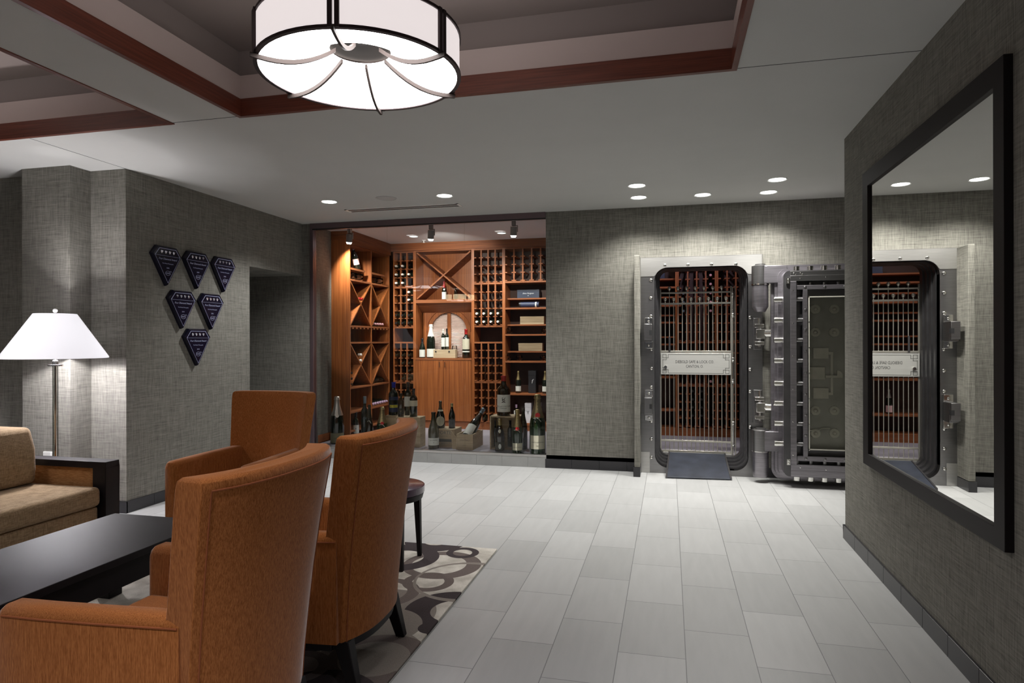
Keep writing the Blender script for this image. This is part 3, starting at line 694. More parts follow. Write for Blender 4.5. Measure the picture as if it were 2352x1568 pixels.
# face: pit with plates round it
px0, px1, pz0, pz1 = ony(1829, 700, YD).x, dcx*2-ony(1829, 700, YD).x, ony(1850, 1067, YD).z, ony(1850, 645, YD).z
pit = YD+.10
o_l = rr(dcx, dcz, dw, dh, .06, nn); i_l = rr((px0+px1)/2, (pz0+pz1)/2, px1-px0, pz1-pz0, .002, nn)
MB(o).loft([xz(o_l, YD), xz(i_l, YD), xz(i_l, pit)], cap0=False, cap1=True).build('face_pit', M['blacksteel'], dr, ang=25)
def plate(name, x0, x1, z0, z1, y0, y1, mat, bev=.003, par=None): return MB(o).box(x0, x1, y0, y1, z0, z1).build(name, M[mat], par or dr, bevel=bev, smooth=False)
xs0 = ony(1815, 700, YD).x
plate('frame_plate', xs0, px0, pz0, pz1, YD-.014, YD, 'darksteel'); plate('frame_plate', px1, px1+(px0-xs0), pz0, pz1, YD-.014, YD, 'darksteel')
plate('frame_plate', xs0, px1+(px0-xs0), pz1, pz1+.055, YD-.014, YD, 'steel'); plate('frame_plate', xs0, px1+(px0-xs0), pz1+.055, dz1-.005, YD-.010, YD, 'steel')
plate('frame_plate', xs0, px1+(px0-xs0), pz0-.055, pz0, YD-.014, YD, 'darksteel'); plate('frame_plate', xs0, px1+(px0-xs0), dz0+.005, pz0-.055, YD-.010, YD, 'darksteel')
# small bright screws on the frame plates
def screws(pts, r, y, par=dr, mat='chrome'):
    first = None
    for (x, z) in pts:
        if first is None:
            first = MB().ball((0, 0, 0), r, 10, (1, .5, 1)).build('rivet', M[mat], par); first.location = Vector((x, y, z))-o
        else: again(first, par, Vector((x, y, z))-o)
def DX(px, y=YD): return ony(px, 850, y).x
def DZ(py, px=1870, y=YD): return ony(px, py, y).z
screws([(DX(1820.5), DZ(p, 1820)) for p in (667, 742, 817, 893, 968, 1044)]+[(DX(1838), DZ(639)), (DX(1897), DZ(637)), (DX(1837), DZ(1074)), (DX(1896), DZ(1077))], .007, YD-.014)
screws([(DX(x), DZ(y)) for x, y in ((1824, 627), (1828, 630), (1839, 626), (1843, 629))], .009, YD-.011)
lt = MB(o)
for z in (DZ(645, 1810), DZ(1060, 1810)): lt.box(DX(1806), DX(1814), YD-.022, YD, z-.028, z+.028).ball((DX(1810), YD-.024, z+.012), .011, 10).ball((DX(1810), YD-.024, z-.014), .011, 10)
lt.build('corner_latch', M['chrome'], dr)
# locking bolts: left side, top and bottom
bz = [DZ(p, 1793, YD+.06) for p in (688, 735, 781, 828, 880, 926, 972, 1018)]
bl = None
for z in bz:
    if bl is None:
        bl = MB().cyl((-.075, 0, 0), (.0, 0, 0), .030, n=20).cyl((-.079, 0, 0), (-.075, 0, 0), .027, .030, n=20).build('locking_bolt', M['chrome'], dr); bl.location = Vector((dx0, YD+.06, z))-o
    else: again(bl, dr, Vector((dx0, YD+.06, z))-o)
vb = None; bxs = [dx0+.13+.125*i for i in range(5)]
for x in bxs:
    for z, nm in ((dz1, 0), (dz0-.045, 1)):
        if vb is None:
            vb = MB().cyl((0, 0, 0), (0, 0, .045), .030, n=20).build('locking_bolt', M['chrome'], dr); vb.location = Vector((x, YD+.06, z))-o
        else: again(vb, dr, Vector((x, YD+.06, z))-o)
# bolt shafts crossing the pit, with bars that carry them
xi0, xi1 = DX(1845), 2*dcx-DX(1845)-.03
st_ = None
for z in bz:
    for x0 in (px0, px1-(xi0-px0)):
        if st_ is None:
            st_ = MB().cyl((0, 0, 0), (xi0-px0, 0, 0), .024, n=16).build('bolt_shaft', M['steel'], dr); st_.location = Vector((x0, YD+.05, z))-o
        else: again(st_, dr, Vector((x0, YD+.05, z))-o)
zi1, zi0 = DZ(664), DZ(1049)
st_ = None
for x in bxs:
    for z in (pz0, zi1+.0):
        if st_ is None:
            st_ = MB().cyl((0, 0, 0), (0, 0, zi0-pz0-.01), .022, n=16).build('bolt_shaft', M['steel'], dr); st_.location = Vector((x, YD+.05, z))-o
        else: again(st_, dr, Vector((x, YD+.05, z))-o)
plate('carrier_bar', xi0, xi0+.042, zi0, zi1, YD+.005, YD+.05, 'darksteel'); plate('carrier_bar', 2*dcx-xi0-.042, 2*dcx-xi0, zi0, zi1, YD+.005, YD+.05, 'darksteel')
plate('carrier_bar', px0+.004, px1-.004, zi1, zi1+.042, YD+.005, YD+.05, 'darksteel'); plate('carrier_bar', px0+.004, px1-.004, zi0-.045, zi0, YD+.005, YD+.05, 'darksteel')
screws([(xi0+.021, DZ(p)) for p in (711, 757, 805, 856, 905, 953, 1000)]+[(x, zi1+.021) for x in (DX(1850), DX(1895), DX(1941))]+[(x, zi0-.022) for x in (DX(1851), DX(1895), DX(1940))]+[(2*dcx-xi0-.021, DZ(p)) for p in (711, 757, 805, 856, 905, 953, 1000)], .014, YD+.004, mat='steel')
# glazed mechanism case
gx0, gx1, gz0, gz1 = DX(1858), 2*dcx-DX(1858), DZ(1034), DZ(680)
cs = MB(o).box(gx0, gx1, YD+.085, YD+.098, gz0, gz1).build('case_back', M['mechback'], dr, smooth=False)
fm = MB(o)
for a in ((gx0, gx0+.010, gz0, gz1), (gx1-.010, gx1, gz0, gz1), (gx0, gx1, gz0, gz0+.010), (gx0, gx1, gz1-.010, gz1)): fm.box(a[0], a[1], YD+.012, YD+.085, a[2], a[3])
fm.build('case_frame', M['mech'], dr, smooth=False)
MB(o).box(gx0+.01, gx1-.01, YD+.020, YD+.025, gz0+.01, gz1-.01).build('glass_panel', M['lens'], dr, smooth=False)
screws([(x, z) for x in (gx0+.005, gx1-.005) for z in [gz0+(gz1-gz0)*i/6 for i in range(7)]], .006, YD+.012)
gear0 = None; gr = .048
def gear():
    g = MB(); n = 22; Mg = Matrix.Rotation(PI/2, 4, 'X'); lo, hi = [], []
    for i in range(n):
        for a, r in ((-.3, .88), (-.2, 1), (.2, 1), (.3, .88)):
            t = 2*PI*(i+a)/n; lo.append(Mg @ Vector((gr*r*math.cos(t), gr*r*math.sin(t), 0))); hi.append(Mg @ Vector((gr*r*math.cos(t), gr*r*math.sin(t), .012)))
    g.loft([lo, hi]); g.lathe([(gr*.72, .012), (gr*.72, .016), (gr*.6, .016), (gr*.6, .013)], 24, Mg); g.lathe([(gr*.42, .012), (gr*.40, .024), (gr*.2, .034), (1e-4, .035)], 18, Mg)
    return g
for py in (710, 763, 943, 995):
    for px in (1873, 1916.5):
        p = Vector((DX(px, YD+.07), YD+.085, DZ(py, px, YD+.07)))-o
        if gear0 is None: gear0 = gear().build('gear', M['mech'], dr); gear0.location = p
        else: again(gear0, dr, p)
def cp(name, ax0, ay0, ax1, ay1, mat, dep=.02, par=None):
    a, b_ = ony(ax0, ay1, YD+.07), ony(ax1, ay0, YD+.07); return MB(o).box(a.x, b_.x, YD+.085-dep, YD+.085, a.z, b_.z).build(name, M[mat], par or dr, bevel=.001, smooth=False)
cp('lock_cover', 1868, 799, 1903, 823, 'mech'); cp('lock_cover', 1868, 891, 1903, 915, 'mech')
cb = cp('combination_box', 1858, 843, 1895, 871, 'mech', .016)
for px in (1864, 1875, 1887): MB(o).lathe([(.018, 0), (.018, .006), (.012, .006), (.012, .003), (.004, .003), (1e-4, .006)], 16, Matrix.Translation(Vector((DX(px, YD+.07), YD+.069, DZ(854, px, YD+.07)))-o) @ RX90).build('wheel', M['steel'], cb)
cp('link_bar', 1908, 808, 1914, 907, 'mech', .012); cp('link_bar', 1896, 862, 1935, 867, 'mech', .022); cp('link_bar', 1903, 808, 1914, 814, 'mech', .014); cp('link_bar', 1903, 901, 1914, 907, 'mech', .014)
p = Vector((DX(1922, YD+.07), YD+.075, DZ(862, 1922, YD+.07)))-o
MB().loft([[Vector((.0, 0, .0))+p]+[p+Vector((.05*math.cos(a), 0, .05*math.sin(a))) for a in [i*.25-.5 for i in range(9)]], [p+Vector((0, -.016, 0))]+[p+Vector((.05*math.cos(a), -.016, .05*math.sin(a))) for a in [i*.25-.5 for i in range(9)]]]).build('sector_lever', M['mech'], dr, smooth=False)
MB(o).tube([ony(x, y, YD+.07) for x, y in ((1858, 988), (1880, 988), (1888, 983), (1906, 983))], .005, 6).build('oil_pipe', M['mech'], dr)
MB(o).lathe([(.02, 0), (.02, .01), (.014, .01), (.014, .004), (1e-4, .004)], 16, Matrix.Translation(Vector((DX(1909, YD+.07), YD+.075, DZ(978, 1909, YD+.07)))-o) @ RX90).build('pulley', M['mech'], dr)
# hinges: barrels and arms
YHG = 7.02
for z0, zmid, z1, up in ((1.735, 2.03, 2.20, 1), (.055, .335, .53, 0)):
    xh = .905
    h = MB(o)
    if up:
        h.lathe([(1e-4, z0), (.05, z0), (.076, z0+.045), (.078, z0+.05), (.078, zmid-.02)], 28, Matrix.Translation((xh-0, YHG, 0)))
        lo = (zmid-.018, z1)
    else:
        h.lathe([(1e-4, z0), (.072, z0), (.078, z0+.02), (.078, zmid-.02)], 28, Matrix.Translation((xh, YHG, 0)))
        lo = (zmid-.018, z1)
    hb_ = h.build('hinge_barrel', M['darksteel'], dr)
    MB(o).lathe([(.0835, lo[0]), (.0835, lo[1]), (.07, lo[1]+.008), (.05, lo[1]+.012), (.05, lo[1]+.02), (1e-4, lo[1]+.02)], 28, Matrix.Translation((xh, YHG, 0))).build('hinge_knuckle', M['steel'], hb_)
    MB(o).lathe([(.085, lo[0]-.006), (.085, lo[0]+.004)], 28, Matrix.Translation((xh, YHG, 0))).build('wear_ring', M['chrome'], hb_)
    MB(o).box(xh, dx0+.06, YHG-.078, YHG+.06, lo[0]+.01, lo[1]-.004).build('hinge_arm', M['darksteel'], hb_, bevel=.004)
# pressure-bar lugs beside the frame
for (pa, pb) in ((730, 803), (897, 973)):
    z1, z0 = ony(1743, pa, 7.12).z, ony(1743, pb, 7.12).z; zm = (z0+z1)/2
    xa, xb2 = ony(1733, 760, 7.12).x, ony(1753, 760, 7.12).x
    L = MB(o).box(xa, xb2, 7.20, YF-.001, z0, z1).build('lug_plate', M['steel'], dr, bevel=.003)
    MB(o).cyl(((xa+xb2)/2+.01, 7.13, z0+.03), ((xa+xb2)/2+.01, 7.13, z1), .017).build('lug_pin', M['chrome'], L)
    for z in (z0+.075, z1-.075): MB(o).box(xa, xb2+.008, 7.09, 7.20, z-.026, z+.012).build('lug_ear', M['chrome'], L, bevel=.004)
    MB(o).box(xa+.012, xb2+.012, 7.075, 7.17, zm-.05, zm+.05).build('lug_block', M['chrome'], L, bevel=.004)
    MB(o).cyl((xb2, 7.12, zm+.005), (dx0-.05, 7.085, zm+.005), .042, n=20).build('pressure_bar', M['chrome'], L)
# ------------------------------------------------------------------ bottles
PROF = {
 'bordeaux': [(0, 0), (.90, 0), (1, .012), (1, .62), (.97, .66), (.80, .71), (.52, .75), (.40, .79), (.37, .84), (.37, .95), (.41, .955), (.41, .985), (.37, 1), (0, 1)],
 'burgundy': [(0, 0), (.92, 0), (1, .012), (1, .46), (.95, .53), (.74, .64), (.53, .73), (.41, .80), (.37, .86), (.37, .955), (.41, .96), (.41, .985), (.36, 1), (0, 1)],
 'champagne': [(0, 0), (.90, 0), (1, .015), (1, .47), (.96, .54), (.82, .62), (.62, .71), (.46, .80), (.38, .87), (.36, .925), (.44, .93), (.44, .945), (.38, .955), (.40, .985), (.30, 1), (0, 1)],
 'squat': [(0, 0), (.86, 0), (.97, .03), (1, .12), (.98, .32), (.90, .45), (.62, .60), (.38, .70), (.29, .78), (.27, .93), (.34, .935), (.34, .955), (.29, .96), (.31, .985), (.22, 1), (0, 1)],
}
def prad(kind, z):
    P = PROF[kind]
    for (r0, z0), (r1, z1) in zip(P, P[1:]):
        if z1 > z0 and z0 <= z <= z1: return r0+(r1-r0)*(z-z0)/(z1-z0)
    return P[-2][0]
def bottle(label, loc, h, R, kind='bordeaux', glass='greenblack', foil=None, f0=.8, labels=(), group=None, cat='bottle', face=True, texts=(), seal=None, name='wine_bottle', extra=None, n=28):
    """labels: (z0, z1, half angle, material, corner) ; texts: (z, size, string, material)"""
    t = thing(name, label, cat, loc, 0, group)
    if face: t.rotation_euler = (0, 0, math.atan2(loc[1], loc[0])-PI/2)          # local -Y looks at the room
    MB().lathe([(max(r*R, 1e-5), z*h) for r, z in PROF[kind]], n).build('glass_body', M[glass], t, ang=50)
    if foil:
        zz = sorted({f0, 1.0} | {z for r, z in PROF[kind] if f0 < z < 1})
        pr = [(prad(kind, z)*R+.0012, z*h) for z in zz]; pr = [(pr[0][0]-.0013, pr[0][1])]+pr+[(1e-5, h+.001)]
        MB().lathe(pr, n).build('capsule', M[foil], t, ang=50)
    for lb in labels:
        z0, z1, ha, mat = lb[:4]; rr_ = max(prad(kind, (z0+z1)/2), prad(kind, z0), prad(kind, z1)) if len(lb) < 5 or lb[4] != 'taper' else None
        prof = [((rr_ if rr_ else prad(kind, z))*R+.0014, z*h) for z in (z0, (z0+z1)/2, z1)]
        MB().lathe(prof, 16, None, -PI/2-ha, -PI/2+ha).build('paper_label', M[mat], t, ang=50)
    for z, size, body, mat in texts:
        r = prad(kind, z)*R+.0022
        lettering(body, size, M[mat], t, Matrix.Translation((0, -r, z*h)) @ RX90, bend=r)
    if seal:
        z, rs, mat = seal; r = prad(kind, z)*R
        MB().cyl((0, -r+.004, z*h), (0, -r-.006, z*h), rs, n=18).build('wax_seal', M[mat], t)
    if extra: extra(t, h, R, kind)
    return t
def place(px, pyb, pyt, wpx, z=PZ, Y=None):
    """floor point, height and radius of a bottle from where it stands on a surface of height z"""
    p = onz(px, pyb, z) if Y is None else ony(px, pyb, Y)
    if Y is not None: p.z = z
    d = (p-CAM).dot(_F); R = wpx/2*d/FPX; tp = ony(px, pyt, p.y); return (p.x, p.y, z), tp.z-z, R
def ribbon(zr=.62):
    def fn(t, h, R, kind):
        r = MB(); z = zr*h
        for sx, dz in ((.5, -.07), (-.75, -.02)):
            pts = []
            for i in range(5):
                u = i/4; zz = (zr-.0+dz*u)*h; a = -PI/2+sx*u*.9; rad = prad(kind, zz/h)*R+.002; pts.append((rad*math.cos(a), rad*math.sin(a), zz))
            r.tube(pts, .004, 5)
        r.build('ribbon', M['ribbon'], t)
    return fn
def palm(t, h, R, kind):
    r = R+.0016; g = MB()
    def q(u, v): a = u/r; return (r*math.sin(a), -r*math.cos(a), v)
    z0 = .34*h; zc = .50*h
    g.tube([q(.004, z0-.06), q(.002, (z0+zc)/2), q(0, zc)], .0022, 5)
    for i in range(9):
        a = -.5+i*(PI+1)/8; g.tube([q(0, zc), q(.018*math.cos(a), zc+.020*math.sin(a)+.006), q(.034*math.cos(a), zc+.034*math.sin(a)-.004)], .0018, 4)
    g.build('palm_etching', M['foil_steel'], t)
def stag(t, h, R, kind):
    r = R+.0026; g = MB()
    def q(u, v): a = u/r; return (r*math.sin(a), -r*math.cos(a), v)
    z = .40*h; k = R*.9
    g.tube([q(-.30*k, z), q(-.05*k, z+.12*k), q(.22*k, z-.02*k), q(.02*k, z-.22*k), q(-.22*k, z-.02*k)], .004, 5)
    g.tube([q(.05*k, z+.1*k), q(.28*k, z+.42*k)], .003, 5); g.tube([q(-.15*k, z+.1*k), q(-.3*k, z+.35*k), q(-.1*k, z+.4*k)], .003, 5)
    g.tube([q(-.35*k, z-.36*k), q(.3*k, z-.36*k)], .004, 5); g.tube([q(-.1*k, z-.2*k), q(-.22*k, z-.34*k)], .003, 4); g.tube([q(.1*k, z-.2*k), q(.16*k, z-.34*k)], .003, 4)
    g.build('emblem', M['ink'], t)
G = 'display bottles behind the cellar glass'
D = []
l, h, R = place(774.5, 1018, 910, 31)
bottle('big silver-necked champagne bottle standing alone at left end of cellar window', l, h, R, 'champagne', 'greenblack', 'foil_silver', .60, [(.03, .235, 1.25, 'olivepaper')], texts=[(.13, .014, 'CHAMPAGNE', 'ink')], seal=(.60, .022, 'foil_silver'), name='champagne_bottle', group=G)
l, h, R = place(817.5, 1004, 946, 14.5)
bottle('small dark wine bottle with narrow white label beside left rack', l, h, R, 'bordeaux', 'greenblack', 'foil_black', .80, [(.17, .50, .95, 'paper')], seal=(.36, .006, 'navypaper'), group=G)
l, h, R = place(838, 1006, 910, 17.5, Y=7.75)
bottle('tall black bottle etched with a palm tree and pewter capsule', l, h, R*1.0, 'bordeaux', 'greenblack', 'foil_steel', .84, [], extra=palm, group=G)
l, h, R = place(848.5, 1004, 929, 16.5, Y=7.55)
bottle('dark champagne bottle just right of the palm tree bottle', l, h, R, 'champagne', 'brownblack', 'foil_dark', .66, [(.08, .30, 1.2, 'darkpaper')], extra=ribbon(.60), name='champagne_bottle', group=G)
l, h, R = place(878, 1016, 934, 25, Y=7.5)
bottle('gold-necked champagne bottle with red seal behind the middle orange chair', l, h, R, 'champagne', 'greenglass', 'foil_gold', .58, [(.06, .30, 1.2, 'cream')], texts=[(.84, .018, 'M', 'ink'), (.77, .018, 'O', 'ink'), (.70, .018, 'ET', 'ink')], seal=(.58, .021, 'red'), extra=ribbon(.56), name='champagne_bottle', group=G)
# crates carrying the group of four
def crate(label, x0, x1, y0, y1, z0, z1, opening=None, rz=0, th=.014, cat='crate', texts=(), name='wooden_crate'):
    cx_, cy_ = (x0+x1)/2, (y0+y1)/2; t = thing(name, label, cat, (cx_, cy_, z0), rz)
    X, Y_, Z_ = (x1-x0)/2, (y1-y0)/2, z1-z0
    sides = {'left': (-X, -X+th, -Y_, Y_, 0, Z_), 'right': (X-th, X, -Y_, Y_, 0, Z_), 'front': (-X+th, X-th, -Y_, -Y_+th, 0, Z_), 'back': (-X+th, X-th, Y_-th, Y_, 0, Z_), 'bottom': (-X+th, X-th, -Y_+th, Y_-th, 0, th), 'top': (-X+th, X-th, -Y_+th, Y_-th, Z_-th, Z_)}
    for k, v in sides.items():
        if k != opening: MB().box(*v).build('board', M['crate'], t, bevel=.0015, smooth=False)
    for (u, z, size, body, mat) in texts: lettering(body, size, M[mat], t, Matrix.Translation((u, -Y_-.0006, z)) @ RX90)
    return t
p0, p1 = ony(890, 954, 7.66), ony(942, 954, 7.66)
crate('pale wooden crate standing at back under the blue capped bottle', p0.x, p1.x, 7.60, 7.86, PZ, ony(900, 954, 7.60).z)
zc1 = ony(900, 954, 7.60).z
p0, p1 = ony(909, 958, 7.42), ony(965, 958, 7.42); zc2 = ony(930, 957.5, 7.42).z
crate('pale wooden crate in front just behind the middle orange chair', p0.x, p1.x, 7.42, 7.595, PZ, zc2)
l, h, R = place(904, 953, 877.5, 22.5, z=zc1, Y=7.68)
bottle('large black bottle with bright blue capsule and yellow label patch', l, h, R, 'bordeaux', 'greenblack', 'foil_blue', .84, [(.10, .345, 1.15, 'navypaper'), (.46, .56, 1.2, 'navypaper')], texts=[(.27, .02, 'BRUNELLO', 'ink')], group=G, extra=lambda t, h, R, k: MB().lathe([(R+.0022, .235*h), (R+.0022, .315*h)], 14, None, -PI/2-.85, -PI/2+.85).build('yellow_patch', M['yellowpaper'], t))
l, h, R = place(921, 957, 903, 14.5, z=zc2, Y=7.47)
bottle('short dark bottle with bronze label in front of the blue capped bottle', l, h, R, 'bordeaux', 'brownblack', 'foil_dark', .80, [(.10, .36, 1.2, 'darkpaper')], texts=[(.23, .028, 'F', 'foil_gold')], group=G)
l, h, R = place(937.5, 953, 877.5, 17.5, z=zc1, Y=7.70)
bottle('tall black bottle with broad cream label right of blue capped bottle', l, h, R, 'bordeaux', 'greenblack', 'foil_black', .84, [(.27, .57, 1.3, 'paper')], group=G)
l, h, R = place(950, 959, 892, 18, z=zc2, Y=7.50)
bottle('black bottle with cream band label nearest right corner of the front crate', l, h, R, 'bordeaux', 'greenblack', 'foil_black', .80, [(.38, .58, 1.35, 'cream')], group=G)
# centre group
l, h, R = place(996, 1029, 946, 25)
bottle('olive glass bottle with white label near the glass in window centre', l, h, R, 'burgundy', 'oliveglass', 'foil_dark', .80, [(.10, .30, 1.3, 'paper')], texts=[(.24, .020, 'LA CREMA', 'inkgrey'), (.175, .01, '◆', 'ink')], group=G)
zk = ony(1020, 984, 7.55).z
ck = crate('pale printed wooden crate under the round label bottle', ony(1004, 984, 7.5).x, ony(1044, 984, 7.5).x, 7.50, 7.78, PZ, zk, texts=[(-.01, (zk-PZ)*.80, .058, 'FORTIS', 'inkgrey'), (-.01, (zk-PZ)*.63, .016, 'CHATEAU', 'inkgrey'), (.0, (zk-PZ)*.22, .022, 'BORDEAUX', 'inkgrey')])
MB().box(-.095, .11, -.1405, -.1402, (zk-PZ)*.30, (zk-PZ)*.46).build('printed_band', M['darkpaper'], ck, smooth=False)
l, h, R = place(1011.5, 982.5, 920, 22, z=zk, Y=7.60)
bottle('wide shouldered dark champagne bottle with round cream label', l, h, R, 'squat', 'greenblack', 'foil_dark', .68, [(.62, .68, PI, 'cream', 'taper')], name='champagne_bottle', group=G)
rt = [o_ for o_ in bpy.data.objects if o_.get('label', '').startswith('wide shouldered')][0]
def oval_label(t, zc_, hw_, hh_, r, mat, rad_fn=None, name='oval_label', k=20):
    g = MB(); vs = []; 
    for j in range(6):
        f_ = j/5
        for i in range(k):
            a = 2*PI*i/k; u, v = hw_*f_*math.cos(a), hh_*f_*math.sin(a); rad = (rad_fn(zc_+v) if rad_fn else r)+.0022; b = u/rad; vs.append((rad*math.sin(b), -rad*math.cos(b), zc_+v))
    fs = [(j*k+i, j*k+(i+1) % k, (j+1)*k+(i+1) % k, (j+1)*k+i) for j in range(5) for i in range(k)]
    return g.add(vs, fs).build(name, M[mat], t)
oval_label(rt, .27*h, .058, .060, R, 'cream', lambda z: prad('squat', z/h)*R)
l, h, R = place(1038, 982.5, 926, 15, z=zk, Y=7.62)
bottle('slim dark bottle with slate grey square label on the printed crate', l, h, R, 'burgundy', 'greenblack', 'foil_gold', .86, [(.04, .36, 1.1, 'greypaper')], texts=[(.20, .035, '■', 'ink')], group=G)
# leaning board
lb_ = MB(); a = onz(1033, 1034, PZ)
lb_.loft([[(a.x+.00, 7.40, PZ), (a.x+.10, 7.43, PZ), (a.x+.10, 7.44, PZ), (a.x+.00, 7.41, PZ)], [(a.x-.045, 7.472, PZ+.215), (a.x+.055, 7.46, PZ+.10), (a.x+.055, 7.47, PZ+.10), (a.x-.045, 7.482, PZ+.215)]])
tag(lb_.build('crate_board', M['crate'], None, smooth=False), 'small loose triangular board leaning on the printed crate', 'board')
# open crate with a tilted bottle
p0, p1 = ony(1048, 1030, 7.37), ony(1086, 1030, 7.37); zo = ony(1060, 997, 7.37).z
oc = crate('open topped pale crate holding a tilted bottle', p0.x, p1.x+.0, 7.37, 7.80, PZ, zo, opening='top', texts=[(0, (zo-PZ)*.62, .026, 'CHATEAU', 'inkgrey'), (0, (zo-PZ)*.3, .014, 'ESTATE', 'inkgrey')])
t = bottle('tilted dark bottle with pewter capsule lying in the open crate', (0, 0, 0), .50, .066, 'burgundy', 'greenblack', 'foil_steel', .84, [(.12, .42, 1.3, 'paper')], group=G, face=False)
bx = (p0.x+p1.x)/2
t.location = (bx-.02, 7.46, PZ+.10)
dirv = Vector((.14, .34, .36)).normalized(); q = dirv.to_track_quat('Z', 'Y'); t.rotation_mode = 'QUATERNION'; t.rotation_quaternion = q @ Matrix.Rotation(PI, 3, 'Z').to_quaternion()
# right group: box on its side carrying the giant bottle
z1_ = ony(1150, 956, 7.48).z
p0, p1 = ony(1125, 1000, 7.48), ony(1191, 1000, 7.48)
bxw = crate('pale wooden box on its side with open front under the red capped bottle', p0.x, p1.x, 7.48, 7.74, PZ, z1_, opening='front', th=.016)
for px, lab in ((1137, 'left of two small dark bottles inside the open fronted box'), (1172, 'right of two small dark bottles inside the open fronted box')):
    l, h, R = place(px, 1018, 965, 13, z=PZ+.017, Y=7.64); bottle(lab, l, min(h, z1_-PZ-.045), R, 'bordeaux', 'greenblack', 'foil_black', .8, group=G)
l, h, R = place(1157, 956.5, 862.5, 30.5, z=z1_, Y=7.59)
bottle('huge black bottle with red wax top and white stag label on a box', l, h, R, 'bordeaux', 'greenblack', 'foil_red', .865, [(.10, .53, 1.25, 'paper')], texts=[(.245, .017, "STAG'S LEAP WINE CELLARS", 'inkgrey'), (.19, .017, 'CABERNET', 'inkgrey')], extra=stag, group=G)
l, h, R = place(1148, 1036, 961, 21.5)
tc_ = bottle('clear amber champagne bottle with gilt labels in front of the open box', l, h, R, 'champagne', 'amberglass', 'foil_gold', .80, [(.06, .30, 1.3, 'darkpaper')], name='champagne_bottle', group=G)
oval_label(tc_, .17*h, .017, .030, R, 'paper', lambda z: prad('champagne', z/h)*R); oval_label(tc_, .63*h, .014, .022, R, 'cream', lambda z: prad('champagne', z/h)*R)
MB().lathe([(R*.9, .01), (R*.93, .44*h), (R*.5, .70*h), (1e-4, .72*h)], 20).build('wine_fill', M['amberglass'], tc_)
l, h, R = place(1188.5, 1039, 940, 26)
bottle('medium gold-necked champagne bottle with red seal and cream label', l, h, R, 'champagne', 'greenglass', 'foil_gold', .60, [(.07, .235, 1.0, 'cream')], texts=[(.86, .017, 'M', 'ink'), (.80, .017, 'O', 'ink'), (.74, .017, 'E', 'ink'), (.68, .017, 'T', 'ink'), (.14, .0115, 'MOET & CHANDON', 'inkgrey')], seal=(.565, .022, 'red'), extra=ribbon(.55), name='champagne_bottle', group=G)
l, h, R = place(1202, 1031, 937.5, 19.5, Y=7.62)
bottle('plain dark brown champagne bottle behind the two gold-necked bottles', l, h, R, 'champagne', 'brownblack', 'foil_dark', .58, [(.08, .28, 1.0, 'greypaper')], name='champagne_bottle', group=G)
l, h, R = place(1235, 1040, 905.5, 37)
bottle('largest gold-necked champagne bottle with red seal at right window edge', l, h, R, 'champagne', 'greenglass', 'foil_gold', .61, [(.085, .315, 1.05, 'cream')], texts=[(.885, .024, 'M', 'ink'), (.83, .024, 'O', 'ink'), (.775, .024, 'E', 'ink'), (.72, .024, 'T', 'ink'), (.20, .0165, 'MOET & CHANDON', 'inkgrey'), (.14, .010, 'IMPERIAL', 'inkgrey')], seal=(.655, .028, 'red'), extra=ribbon(.62), name='champagne_bottle', group=G)

# ---- things on the racks
def rackspot(px, py_b, z, Y): p = ony(px, py_b, Y); p.z = z; return p
# niche counter
zn_ = 1.191
for lab, px, pb, pt, wpx, kind, foil, f0, lbl, Y in (
  ('small dark bottle with white label at left end of the niche', 970, 819, 777, 13.8, 'burgundy', 'foil_black', .78, [(.05, .42, 1.25, 'paper')], 9.17),
  ('champagne bottle with silver neck and white label in the niche', 990, 818, 744.5, 20, 'champagne', 'foil_white', .64, [(.03, .27, 1.2, 'paper')], 9.19),
  ('bottle with red capsule and cream label at right end of the niche', 1070.5, 819, 755.5, 17.8, 'bordeaux', 'foil_red', .82, [(.30, .66, 1.2, 'cream'), (.20, .245, 1.25, 'paper')], 9.19)):
    l, h, R = place(px, pb, pt, wpx, z=zn_, Y=Y); bottle(lab, l, h, R, kind, 'greenblack', foil, f0, lbl, group='bottles in the arched niche')
p0, p1 = ony(993, 810, 9.16), ony(1056, 810, 9.3); zbx = ony(1010, 802.5, 9.16).z
nbx = thing('wooden_box', 'pale wooden wine box lying on the niche counter under two bottles', 'box', ((p0.x+p1.x)/2, 9.20, zn_)); ob = Vector(nbx.location)
MB(ob).box(p0.x, p1.x-.02, 9.15, 9.25, zn_, zbx).build('case', M['crate'], nbx, bevel=.002, smooth=False)
MB(ob).cyl((p0.x+.06, 9.151, zbx-.03), (p0.x+.06, 9.143, zbx-.03), .012).cyl((p0.x+.27, 9.151, zbx-.03), (p0.x+.27, 9.143, zbx-.03), .012).build('clasp', M['blacksteel'], nbx)
for lab, px, pt, foil in (('left bottle with pale capsule standing on the niche wine box', 1018, 755.5, 'foil_white'), ('right bottle with dark capsule standing on the niche wine box', 1026.5, 754, 'foil_black')):
    l, h, R = place(px, 802, pt, 9.4, z=zbx, Y=9.186 if px < 1020 else 9.236); bottle(lab, l, h, R, 'bordeaux', 'greenblack', foil, .82, [(.14, .58, 1.2, 'paper')], group='bottles in the arched niche')
def wine_glass(label, loc, rot, group, s=1.0, name='wine_glass'):
    g = MB(); pr = [(.034, 0), (.030, .003), (.005, .008), (.004, .07), (.012, .083), (.036, .105), (.046, .135), (.042, .165), (.034, .195), (.0335, .195), (.041, .165), (.0445, .135), (.034, .107), (.010, .087), (1e-4, .085)]
    o_ = g.lathe([(r*s, z*s) for r, z in pr], 22).build(name, M['clearglass'], None); o_.location = loc; o_.rotation_euler = rot; tag(o_, label, 'wine glass', group); return o_
l, h, R = place(1044, 820, 772, 11, z=zn_, Y=9.295)
wine_glass('stemmed glass standing behind the box in the arched niche', l, (0, 0, 0), None, .95)
